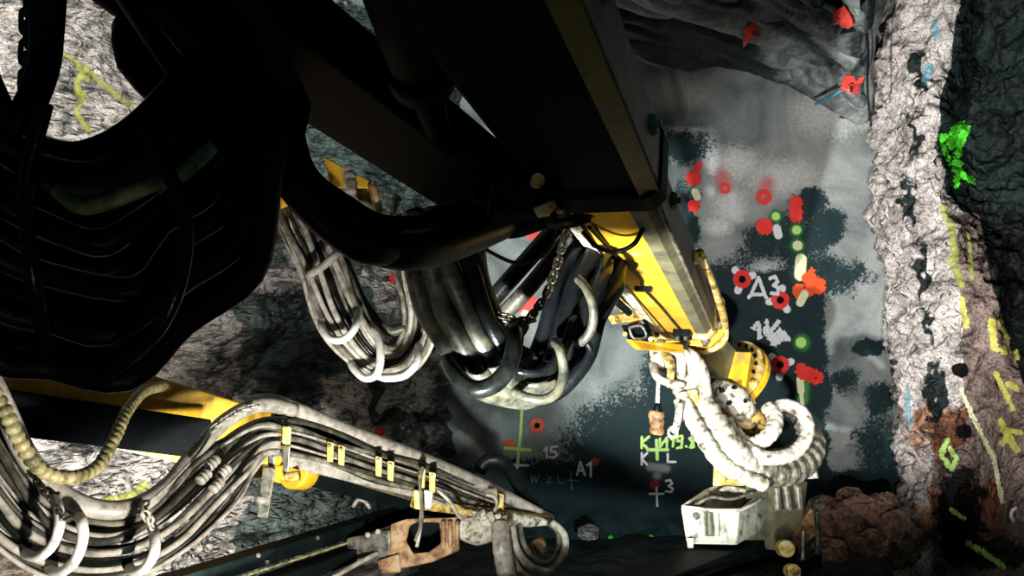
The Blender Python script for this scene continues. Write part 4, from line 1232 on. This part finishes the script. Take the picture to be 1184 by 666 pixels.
ring_px(ba, [(403, 408, 4.38), (408, 424, 4.24), (422, 437, 4.16), (436, 432, 4.14), (440, 410, 4.16), (436, 386, 4.26), (428, 378, 4.35)], .022)
ring_px(ba, [(432, 432, 4.3), (446, 437, 4.22), (468, 434, 4.2), (482, 418, 4.24), (484, 400, 4.36)], .022)
o = build('hydraulic_hose', hose([(398, 300, 4.6), (410, 330, 4.55), (425, 358, 4.5), (448, 382, 4.5), (470, 378, 4.5)], .035, 10), M['hose_dark'])
tag(o, 'single olive hose hanging just right of the pale bundle', 'hose')

# ------------------------------------------------------------------ dark bundle B / C (one deep U)
bb_ = thing('hose_bundle', 'broad worn dark hose bundle hanging in a deep loop in the middle', 'hose bundle', P(560, 460, 3.7))
pb = [(500, 240, 3.6), (515, 295, 3.6), (532, 345, 3.6), (552, 395, 3.6), (575, 430, 3.65), (605, 446, 3.75), (632, 430, 3.8)]
offs = [(-.155, .0, .046), (-.075, -.03, .052), (.01, -.03, .05), (.09, -.01, .045), (.15, .03, .036), (-.04, .06, .04), (.06, .07, .04)]
bundle(bb_, pb, offs, [M['hose_dark'], M['hose_dark'], M['hose_dark'], M['black_gloss'], M['hose_dark']], .02, spread=[1.2, 1.1, 1, .95, .8, .6, .5], step=.05, ribs=None)
ring_px(bb_, [(517, 398, 3.7), (522, 425, 3.5), (545, 449, 3.4), (572, 444, 3.38), (590, 420, 3.4), (596, 388, 3.5), (594, 380, 3.6)], .040, 'black_gloss', lab='thick black rubber ring')
bc = thing('hose_bundle', 'glossy black hose bundle rising towards the yellow boom, held by grey straps', 'hose bundle', P(630, 460, 3.8))
pc = [(590, 420, 3.8), (606, 440, 3.85), (630, 436, 3.85), (648, 405, 3.85), (662, 365, 3.9), (678, 325, 4.0), (690, 300, 4.1), (698, 280, 4.3)]
offs = [(-.12, .0, .040), (-.045, -.04, .046), (.035, -.04, .046), (.11, .0, .04), (-.07, .07, .045), (.03, .08, .045), (.1, .06, .04)]
bundle(bc, pc, offs, [M['black'], M['black_gloss'], M['black']], .02, spread=[.7, .8, .9, 1, 1.15, 1.25, 1.2, .9], step=.05)
for k in range(5):
    build('hose', hose([(570 + 3 * k, 395 + 6 * k, 3.7 + .04 * k), (590, 425 + 6 * k, 3.65 + .04 * k), (625, 430 + 7 * k, 3.65 + .04 * k), (648, 408 + 6 * k, 3.7 + .03 * k), (664, 366 + 4 * k, 3.8)], .022, 10), M['hose_dark' if k == 2 else 'black_gloss'], bc)
ring_px(bc, [(586, 446, 3.75), (604, 458, 3.58), (628, 462, 3.56), (645, 452, 3.58), (652, 430, 3.6), (648, 405, 3.62), (642, 396, 3.72)], .024, 'hose_dark', 'hose_strap', 'grey strap')
ring_px(bc, [(668, 322, 3.75), (678, 334, 3.68), (686, 356, 3.66), (684, 380, 3.68), (674, 394, 3.72), (666, 398, 3.8)], .022, 'hose_dark', 'hose_strap', 'grey strap')
build('strap_tail', hose([(679, 396, 3.72), (683, 404, 3.72), (686, 411, 3.73)], [.02, .014, .004], 8), M['black'], bc)
G = 'two straight hoses slanting behind the chain'
bl('upper of the two straight dark hoses slanting behind the chain', [(566, 350, 4.6), (598, 314, 4.5), (630, 278, 4.4), (656, 248, 4.3)], .052, 'black_gloss', G)
bl('lower of the two straight dark hoses slanting behind the chain', [(580, 366, 4.7), (612, 332, 4.6), (644, 292, 4.5), (672, 250, 4.4)], .05, 'hose_dark', G)
sp = thing('hose_fitting', 'white ribbed rubber boot left of the yellow boom', 'fitting', P(664, 302, 4.6))
build('boot', hose([(660, 262, 4.5), (665, 280, 4.5), (663, 294, 4.5), (656, 310, 4.5)], [.055, .06, .055, .04], 16, ribs=(.06, .3)), M['ring'], sp)
build('end_cap', hose([(676, 286, 4.5), (679, 296, 4.5)], .022, 10), M['black'], sp)
chain('chain', 'dark chain hanging left of the white ribbed boot', [(655, 268, 3.9), (649, 290, 3.85), (641, 316, 3.8), (631, 342, 3.75), (617, 362, 3.7), (600, 388, 3.66)], M['chain'], .055)
chain('chain', 'short dark chain joining the rubber ring to the hanging chain', [(566, 360, 3.62), (580, 366, 3.6), (596, 370, 3.6), (612, 371, 3.65), (620, 366, 3.7)], M['chain'], .055)
o = build('wire', hose([(551, 280, 3.6), (568, 292, 3.6), (596, 304, 3.6), (620, 300, 3.6), (636, 284, 3.6), (643, 262, 3.6)], .009, 8), M['black'])
tag(o, 'thin black wire looping below the knuckle of the middle boom', 'wire')

# ================================================================== lower left boom
low = thing('drill_boom', 'yellow lower boom with its shade painted black at the left under the sagging black bundle', 'drill boom', P(150, 520, 4.6))
l0, l1 = P(-170, 382, 3.8), P(520, 572, 6.0)
lm = l0.lerp(l1, .66)
build('beam', MB().prism(l0, lm, [(-.26, .22), (.2, .22), (.2, -.22), (-.26, -.22)], [(-.22, .2), (.16, .2), (.16, -.2), (-.22, -.2)], cuts=4), M['yellow'], low, None, .012)
build('forward_beam', MB().prism(lm, l1, [(-.20, .18), (.15, .18), (.15, -.18), (-.20, -.18)], cuts=2), M['dark_steel'], low, 'forward beam with its shade put in as black', .012)  # yellow beam runs on in shadow here, painted as dark steel
build('beam_flange', MB().prism(P(-60, 468, 3.95), P(215, 530, 4.7), [(-.03, .03), (.05, .03), (.05, -.03), (-.03, -.03)]), M['dirty_yellow'], low, 'narrow pale yellow bottom flange', .006)
build('side_shade', MB().prism(P(-150, 445, 3.70), P(240, 500, 4.5), [(-.01, .075), (.03, .075), (.03, -.15), (-.01, -.15)]), M['dark_steel'], low, 'black sheet standing for shade on the beam side', .006)  # dark sheet added where the hoses shade the beam's side

# hose rail in front of it
rail = thing('hose_rail', 'long hose rail with yellow clamps slanting down to the right', 'hose rail', P(480, 575, 4.9))
build('upper_pipe', hose([(285, 466, 4.2), (322, 467, 4.25), (400, 498, 4.6), (480, 528, 5.0), (560, 562, 5.4), (636, 602, 5.8)], [.04, .045, .045, .045, .045, .05], 14), M['hose_pale'], rail, 'thick pale top pipe')
build('upper_guard', MB().prism(P(318, 474, 4.45), P(640, 600, 6.0), [(-.03, .05), (.03, .05), (.03, -.05), (-.03, -.05)]), M['black_gloss'], rail, 'black guard under the top pipe', .008)
build('lower_channel', MB().prism(P(332, 532, 4.35), P(478, 568, 5.0), [(-.03, .04), (.03, .04), (.03, -.035), (-.03, -.035)]), M['hose_pale'], rail, 'pale lower channel', .008)
build('lower_channel', MB().prism(P(478, 582, 5.0), P(634, 602, 5.7), [(-.04, .035), (.04, .035), (.04, -.03), (-.04, -.03)]), M['dirty_yellow'], rail, 'dusty yellow lower channel', .008)
build('back_plate', MB().slab([P(330, 495, 4.6), P(600, 585, 5.8), P(590, 606, 5.8), P(478, 580, 5.15), P(330, 535, 4.5)], .03), M['olive'], rail, 'olive back plate')
pr = [(318, 508, 4.15), (345, 512, 4.3), (400, 527, 4.55), (450, 543, 4.8), (500, 560, 5.05), (560, 582, 5.4), (596, 598, 5.6)]
offs = [(-.09 + .0225 * k, -.01 + .012 * (k % 2), .0085 + .003 * ((k * 2) % 3)) for k in range(9)]
bundle(rail, pr, offs, [M['hose_pale'], M['hose_grey'], M['hose_dark']], .018, step=.05)
for x, y, Y in ((382, 524, 4.38), (395, 528, 4.42), (438, 541, 4.6), (452, 546, 4.66), (488, 554, 4.82), (500, 559, 4.88), (579, 584, 5.35)):
    c0, c1 = (x - 1, y - 17), (x, y + 12)
    cl_ = build('clamp', MB().hexa([P(x - 4, y - 14, Y - .02), P(x + 4, y - 12, Y - .02), P(x + 3, y + 11, Y - .02), P(x - 4, y + 9, Y - .02)], [P(x - 4, y - 14, Y + .1), P(x + 4, y - 12, Y + .1), P(x + 3, y + 11, Y + .1), P(x - 4, y + 9, Y + .1)]), M['clamp_yellow'], rail, 'yellow clamp', .008)
    build('clamp_bolt', MB().disc(P(x, y - 9, Y - .02), (0, -1, 0), .010, .02, 6), M['steel'], cl_)
# brackets at the left of the rail
for x, lb in ((314, None), (331, None)):
    build('upright_clamp', MB().hexa([P(x - 5, 492, 4.15), P(x + 6, 493, 4.15), P(x + 5, 515, 4.15), P(x - 5, 514, 4.15)], [P(x - 5, 492, 4.3), P(x + 6, 493, 4.3), P(x + 5, 515, 4.3), P(x - 5, 514, 4.3)]), M['clamp_yellow'], rail, lb, .012)
    build('clamp_bracket', MB().hexa([P(x - 5, 515, 4.14), P(x + 5, 515, 4.14), P(x + 3, 546, 4.14), P(x - 4, 545, 4.14)], [P(x - 5, 515, 4.28), P(x + 5, 515, 4.28), P(x + 3, 546, 4.28), P(x - 4, 545, 4.28)]), M['hose_grey'], rail, None, .008)
build('hanging_sleeve', MB().prism(P(312, 540, 4.1), P(304, 598, 4.12), [(-.028, .014), (.028, .014), (.034, -.014), (-.034, -.014)], [(-.03, .012), (.03, .012), (.03, -.012), (-.03, -.012)], up=Vector((0, 1, 0)), cuts=3), M['hose_grey'], rail, 'frayed pale sleeve hanging down', .006)
build('sleeve_collar', hose([(305, 574, 4.1), (303, 580, 4.1)], .04, 10), M['hose_pale'], rail)
for x in (484, 496):
    build('bracket_plate', MB().hexa([P(x - 6, 566, 4.85), P(x + 5, 568, 4.85), P(x + 3, 590, 4.85), P(x - 5, 588, 4.85)], [P(x - 6, 566, 4.97), P(x + 5, 568, 4.97), P(x + 3, 590, 4.97), P(x - 5, 588, 4.97)]), M['zinc' if x == 496 else 'clamp_yellow'], rail, None, .008)
build('hanging_cable', hose([(488, 585, 4.85), (486, 610, 4.85), (482, 632, 4.85)], .012, 8), M['hose_pale'], rail)
build('hanging_cable', hose([(484, 548, 4.8), (489, 540, 4.78), (486, 562, 4.8), (488, 600, 4.82), (480, 625, 4.85)], .010, 8), M['hose_grey'], rail)
build('loose_cable', hose([(505, 566, 4.9), (520, 580, 4.9), (532, 598, 4.95), (545, 600, 5.0), (556, 592, 5.1)], .012, 8), M['hose_pale'], rail)
build('loose_cable', hose([(562, 572, 5.2), (572, 575, 5.2), (574, 586, 5.25), (566, 596, 5.3)], .012, 8), M['hose_pale'], rail)
dr = build('actuator', MB().tube([P(338, 545, 4.5), P(352, 546, 4.62)], [.10, .105], 20), M['yellow'], rail, 'yellow round actuator under the rail', .01)
build('actuator_body', MB().hexa([P(286, 536, 4.35), P(332, 538, 4.35), P(330, 556, 4.35), P(292, 552, 4.35)], [P(286, 536, 4.55), P(332, 538, 4.55), P(330, 556, 4.55), P(292, 552, 4.55)]), M['yellow'], dr, None, .015)
build('actuator_lobe', MB().tube([P(330, 552, 4.3), P(346, 550, 4.3)], [.025, .03], 10), M['dirty_yellow'], dr)
# tip of the rail
build('tip_block', MB().hexa([P(552, 590, 5.25), P(588, 592, 5.3), P(584, 612, 5.3), P(556, 608, 5.25)], [P(552, 590, 5.5), P(588, 592, 5.55), P(584, 612, 5.55), P(556, 608, 5.5)]), M['cream'], rail, 'dust caked end block', .02)
build('tip_cone', hose([(590, 600, 5.4), (612, 602, 5.5), (635, 604, 5.6)], [.05, .045, .02], 14), M['cream'], rail, 'pale tapered nose')
for k in range(5):
    build('fitting', hose([(548 + 9 * k, 588 + 2 * k, 5.22), (552 + 9 * k, 600 + 2 * k, 5.2)], .022, 8, ribs=(.03, .25)), M['cream'], rail)

# thick hoses of the lower left
G = 'thick hoses at the lower left'
def lh(label, pts, r, m, nm='hydraulic_hose', **k):
    return tag(build(nm, hose(pts, r, 18, **k), M[m]), label, 'hose', G)
lh('thickest pale hose sagging across the lower left above the ringed bundle', [(-30, 400, 3.0), (4, 470, 3.05), (30, 525, 3.1), (64, 566, 3.15), (110, 588, 3.2), (155, 586, 3.3), (196, 560, 3.5), (228, 520, 3.7), (262, 486, 3.9), (300, 468, 4.1), (340, 474, 4.3)], .040, 'hose_pale')
lh('yellowish corrugated hose rising in an arc to the yellow lower boom', [(-20, 430, 2.8), (8, 480, 2.82), (26, 516, 2.85), (50, 545, 2.9), (82, 552, 3.0), (112, 540, 3.15), (132, 508, 3.3), (148, 474, 3.5), (168, 452, 3.8), (194, 446, 4.1)], .024, 'corr_yellow', 'corrugated_hose', ribs=(.035, .35))
lh('black hose under the thickest pale one rising to the rail', [(-40, 470, 3.15), (10, 540, 3.2), (60, 592, 3.25), (120, 616, 3.3), (180, 600, 3.45), (225, 556, 3.65), (262, 512, 3.85), (300, 490, 4.1), (330, 488, 4.2)], .030, 'black_gloss')
lower = thing('hose_bundle', 'sagging bundle of pale hoses held by white rings across the lower left', 'hose bundle', P(130, 660, 3.3))
pl_ = [(-60, 486, 3.1), (-10, 560, 3.1), (40, 612, 3.15), (95, 634, 3.2), (150, 632, 3.25), (198, 606, 3.4), (240, 564, 3.6), (274, 528, 3.85), (302, 508, 4.05), (322, 506, 4.15)]
offs = []
for k in range(24):
    offs.append((-.125 + .0225 * (k % 12), (k // 12) * .045 - .02 + .012 * (k % 2), .0100 + .0028 * ((k * 7) % 3)))
bundle(lower, pl_, offs, [M['hose_pale'], M['hose_dark'], M['hose_pale'], M['hose_grey'], M['black_gloss'], M['hose_pale'], M['hose_dark']], .022, spread=[1.3, 1.15, 1, .9, .9, 1.05, 1.1, 1, .75, .55], step=.05)
ring_px(lower, [(58, 570, 3.2), (66, 584, 3.05), (69, 604, 3.0), (62, 628, 3.0), (46, 643, 3.02), (30, 640, 3.08), (22, 626, 3.2)], .020)
ring_px(lower, [(90, 596, 3.2), (94, 602, 3.05), (96, 622, 3.02), (88, 646, 3.02), (74, 660, 3.05), (60, 660, 3.1), (54, 648, 3.2)], .021)
ring_px(lower, [(176, 610, 3.2), (179, 622, 3.1), (178, 640, 3.06), (168, 656, 3.08), (154, 660, 3.15), (146, 652, 3.3)], .021)
for x, y, Y in ((235, 552, 3.42), (245, 536, 3.5), (250, 562, 3.52), (258, 546, 3.6)):
    build('coupling', hose([(x - 5, y + 5, Y), (x + 6, y - 6, Y + .05)], .024, 10, ribs=(.022, .25)), M['hose_pale'], lower)
chain('chain', 'pale chain from the thickest hose to the left white ring', [(42, 556, 3.05), (50, 566, 3.02), (60, 580, 3.02)], M['chain'], .035)
chain('chain', 'thin chain between the two left white rings', [(66, 588, 3.0), (76, 600, 3.0), (90, 590, 3.05)], M['chain'], .03)
chain('chain', 'pale chain holding the rightmost white ring of the lower bundle', [(168, 582, 3.15), (166, 592, 3.1), (172, 600, 3.1), (176, 612, 3.1)], M['chain_pale'], .045)
chain('chain', 'dark chain lying along the pale hose where it meets the rail', [(246, 496, 3.75), (262, 484, 3.8), (280, 474, 3.9), (300, 468, 4.0)], M['chain_pale'], .04)
o = build('wire', hose([(160, 588, 3.2), (185, 570, 3.3), (210, 545, 3.45), (232, 520, 3.6), (246, 497, 3.7)], .006, 6), M['chain_pale'])
tag(o, 'thin pale wire running up along the thickest pale hose', 'wire')

# ------------------------------------------------------------------ left feed rails, bracket, hose reel
lf = thing('drill_feed', 'dark pair of feed rails at the bottom left rising to the right', 'drill feed', P(340, 650, 5.0))
for (x0, y0, Y0, x1, y1, Y1, w, h, m_) in [(150, 690, 4.1, 480, 588, 6.2, .06, .05, 'dark_steel'), (158, 706, 4.05, 498, 597, 6.15, .006, .008, 'corr_yellow'), (180, 722, 4.1, 500, 606, 6.2, .07, .045, 'dark_steel'), (300, 720, 4.6, 470, 640, 5.8, .12, .05, 'steel')]:
    build('rail', MB().prism(P(x0, y0, Y0), P(x1, y1, Y1), [(-w, h), (w, h), (w, -h), (-w, -h)]), M[m_], lf, 'thin bronze strip' if m_ == 'corr_yellow' else None, .008)
for x, y, Y in ((300, 642, 4.75), (310, 650, 4.8), (368, 622, 5.2)):
    build('rail_bolt', MB().disc(P(x, y, Y), (0, -1, .3), .014, .02, 8), M['chain'], lf)
build('rod', hose([(385, 668, 5.0), (420, 648, 5.2), (436, 640, 5.3)], .016, 8), M['hose_pale'], lf)
build('loose_cable', hose([(408, 586, 5.6), (414, 578, 5.6), (422, 580, 5.6), (428, 588, 5.6)], .014, 8), M['hose_pale'], lf)
bk = thing('boom_bracket', 'rust orange cast bracket with a dark window under the hose rail', 'bracket', P(490, 660, 5.4))
mbk = MB()
outer = [(452, 606), (470, 600), (530, 598), (532, 636), (500, 650), (462, 658), (450, 640)]
inner = [(474, 608), (482, 604), (508, 604), (510, 628), (496, 638), (478, 640), (470, 626)]
n_ = 7
vs = [P(x, y, 5.3) for x, y in outer] + [P(x, y, 5.3) for x, y in inner] + [P(x, y, 5.75) for x, y in outer] + [P(x, y, 5.75) for x, y in inner]
fs = []
for k in range(n_):
    k2 = (k + 1) % n_
    fs += [(k, k2, n_ + k2, n_ + k), (14 + k, 21 + k, 21 + k2, 14 + k2), (k, 14 + k, 14 + k2, k2), (7 + k, 7 + k2, 21 + k2, 21 + k)]
mbk.add(vs, fs, False)
build('frame', mbk, M['rust'], bk, None, .012)
build('window_back', MB().slab([P(466, 602, 5.8), P(516, 600, 5.8), P(516, 640, 5.8), P(466, 644, 5.8)], .02), M['dark_steel'], bk, 'dark back plate')
build('side_lug', MB().hexa([P(400, 622, 5.35), P(452, 612, 5.3), P(452, 650, 5.3), P(404, 655, 5.35)], [P(400, 622, 5.6), P(452, 612, 5.6), P(452, 650, 5.6), P(404, 655, 5.6)]), M['steel'], bk, 'grey side block', .02)
build('side_lug', MB().hexa([P(436, 648, 5.25), P(462, 640, 5.25), P(464, 662, 5.25), P(440, 664, 5.25)], [P(436, 648, 5.5), P(462, 640, 5.5), P(464, 662, 5.5), P(440, 664, 5.5)]), M['rust'], bk, None, .015)
for x in (426, 438):
    build('bolt', MB().disc(P(x, 618 - (x - 426) * .3, 5.28), (0, -1, .2), .018, .03, 8), M['zinc'], bk)
for k in range(3):
    build('fin', MB().hexa([P(510 + 8 * k, 602, 5.25), P(515 + 8 * k, 602, 5.25), P(515 + 8 * k, 634 - 2 * k, 5.25), P(510 + 8 * k, 636 - 2 * k, 5.25)], [P(510 + 8 * k, 602, 5.4), P(515 + 8 * k, 602, 5.4), P(515 + 8 * k, 634 - 2 * k, 5.4), P(510 + 8 * k, 636 - 2 * k, 5.4)]), M['rust'], bk, None, .01)
build('shoulder', MB().tube([P(528, 606, 5.4), P(552, 614, 5.45), P(575, 610, 5.5)], [.08, .10, .07], 14), M['cream'], bk, 'pale dusty shoulder')

reel = thing('hose_loop', 'round loops of grey hose hanging below the tip of the hose rail', 'hose bundle', P(600, 665, 5.3))
build('hose', hose([(578, 606, 5.2), (580, 630, 5.1), (584, 655, 5.1), (592, 690, 5.1)], .062, 16, ribs=(.07, .08)), M['hose_pale'], reel, 'thick pale sleeve')
for q, pts in enumerate([[(592, 608, 5.25), (598, 636, 5.2), (615, 656, 5.25), (636, 660, 5.35), (652, 640, 5.4), (652, 618, 5.45), (638, 604, 5.5)],
                         [(600, 606, 5.4), (606, 630, 5.3), (620, 648, 5.35), (636, 650, 5.4), (646, 634, 5.45), (644, 614, 5.5), (630, 602, 5.6)],
                         [(586, 612, 5.3), (592, 645, 5.2), (610, 670, 5.2), (640, 676, 5.3)]]):
    build('hose', hose(pts, (.026, .02, .028)[q], 12), M['hose_pale' if q != 1 else 'hose_grey'], reel)
build('hub', MB().disc(P(622, 630, 5.6), (0, -1, .1), .06, .08, 14), M['rust'], reel, 'brown hub')
bl('black hose arching above the tip of the hose rail', [(554, 545, 5.6), (562, 533, 5.6), (578, 532, 5.6), (592, 548, 5.7), (606, 572, 5.8), (622, 590, 5.9), (632, 602, 6.0)], .05, 'black', None)

# ------------------------------------------------------------------ camera, light
sc = bpy.context.scene
cam_d = bpy.data.cameras.new('camera')
cam_d.sensor_width = 36
cam_d.lens = F / 1184 * 36
cam_d.clip_start = 0.05
cam = bpy.data.objects.new('camera', cam_d)
COL.objects.link(cam)
cam.location = CAM
cam.rotation_euler = (PI / 2, 0, 0)
sc.camera = cam

def spot(name, loc, target, power, angle, colr=(1, .95, .86), blend=.4, r=.05):
    d = bpy.data.lights.new(name, 'SPOT')
    d.energy = power
    d.spot_size = math.radians(angle)
    d.spot_blend = blend
    d.shadow_soft_size = r
    d.color = colr
    o = bpy.data.objects.new(name, d)
    COL.objects.link(o)
    o.location = loc
    o.rotation_euler = (Vector(target) - Vector(loc)).to_track_quat('-Z', 'Y').to_euler()
    return o
# head lamps of the rig, plus unseen fill spots added to brighten single areas
spot('work_and_fill_lamp', (-.5, 2.1, 1.15), P(865, 240, 9), 2400, 52, (.98, .99, .96), .5)
spot('work_and_fill_lamp', (-.35, 1.9, .9), P(150, 560, 4.5), 400, 90, (1, .95, .88), .6)
spot('work_and_fill_lamp', (-.3, 2.3, 1.0), P(420, 400, 7), 340, 60, (.98, 1, .95), .6)
spot('work_and_fill_lamp', (-1.7, 3.6, .5), P(130, 530, 5.8), 720, 90, (1, .97, .92), .6)  # added fill to brighten the lower left rock
spot('work_and_fill_lamp', (-.6, 2.4, 1.5), P(590, 370, 3.8), 26, 64, (1, .97, .85), .6)  # added fill on the dark middle hose bundle
spot('work_and_fill_lamp', (.2, 1.9, 1.3), P(622, 228, 3.0), 12, 24, (1, .93, .78), .8)  # added warm fill on the knuckle pin and plate
spot('work_and_fill_lamp', (-.55, .9, 1.5), P(150, 215, 1.75), 3.5, 60, (1, .93, .78), .8)  # added faint fill on the yellow sleeve hose
spot('work_and_fill_lamp', (-1.5, 3.2, 3.9), P(100, 80, 5.2), 430, 80, (1, .97, .94), .6)
spot('work_and_fill_lamp', (-.3, 3.9, 3.6), P(470, 90, 8.5), 500, 60, (.9, 1, 1), .6)  # added fill for the rock seen through the boom gaps
spot('work_and_fill_lamp', (.9, 2.2, .8), P(800, 440, 6), 150, 60, (1, .95, .86), .6)
spot('work_and_fill_lamp', (.9, 2.6, .7), P(690, 520, 9), 420, 44, (.85, 1, .97), .8)
spot('work_and_fill_lamp', (1.2, 1.6, 1.2), P(1060, 300, 8), 1150, 44, (1, .97, .95), .5)
w = bpy.data.worlds.new('world')
sc.world = w
w.use_nodes = True
w.node_tree.nodes['Background'].inputs['Color'].default_value = (.16, .5, .55, 1)
w.node_tree.nodes['Background'].inputs['Strength'].default_value = .05
sc.view_settings.view_transform = 'Standard'
sc.view_settings.look = 'None'
sc.view_settings.exposure = 0
sc.view_settings.gamma = 1
sc.view_settings.use_curve_mapping = False
sc.cycles.use_denoising = True
sc.cycles.max_bounces = 4
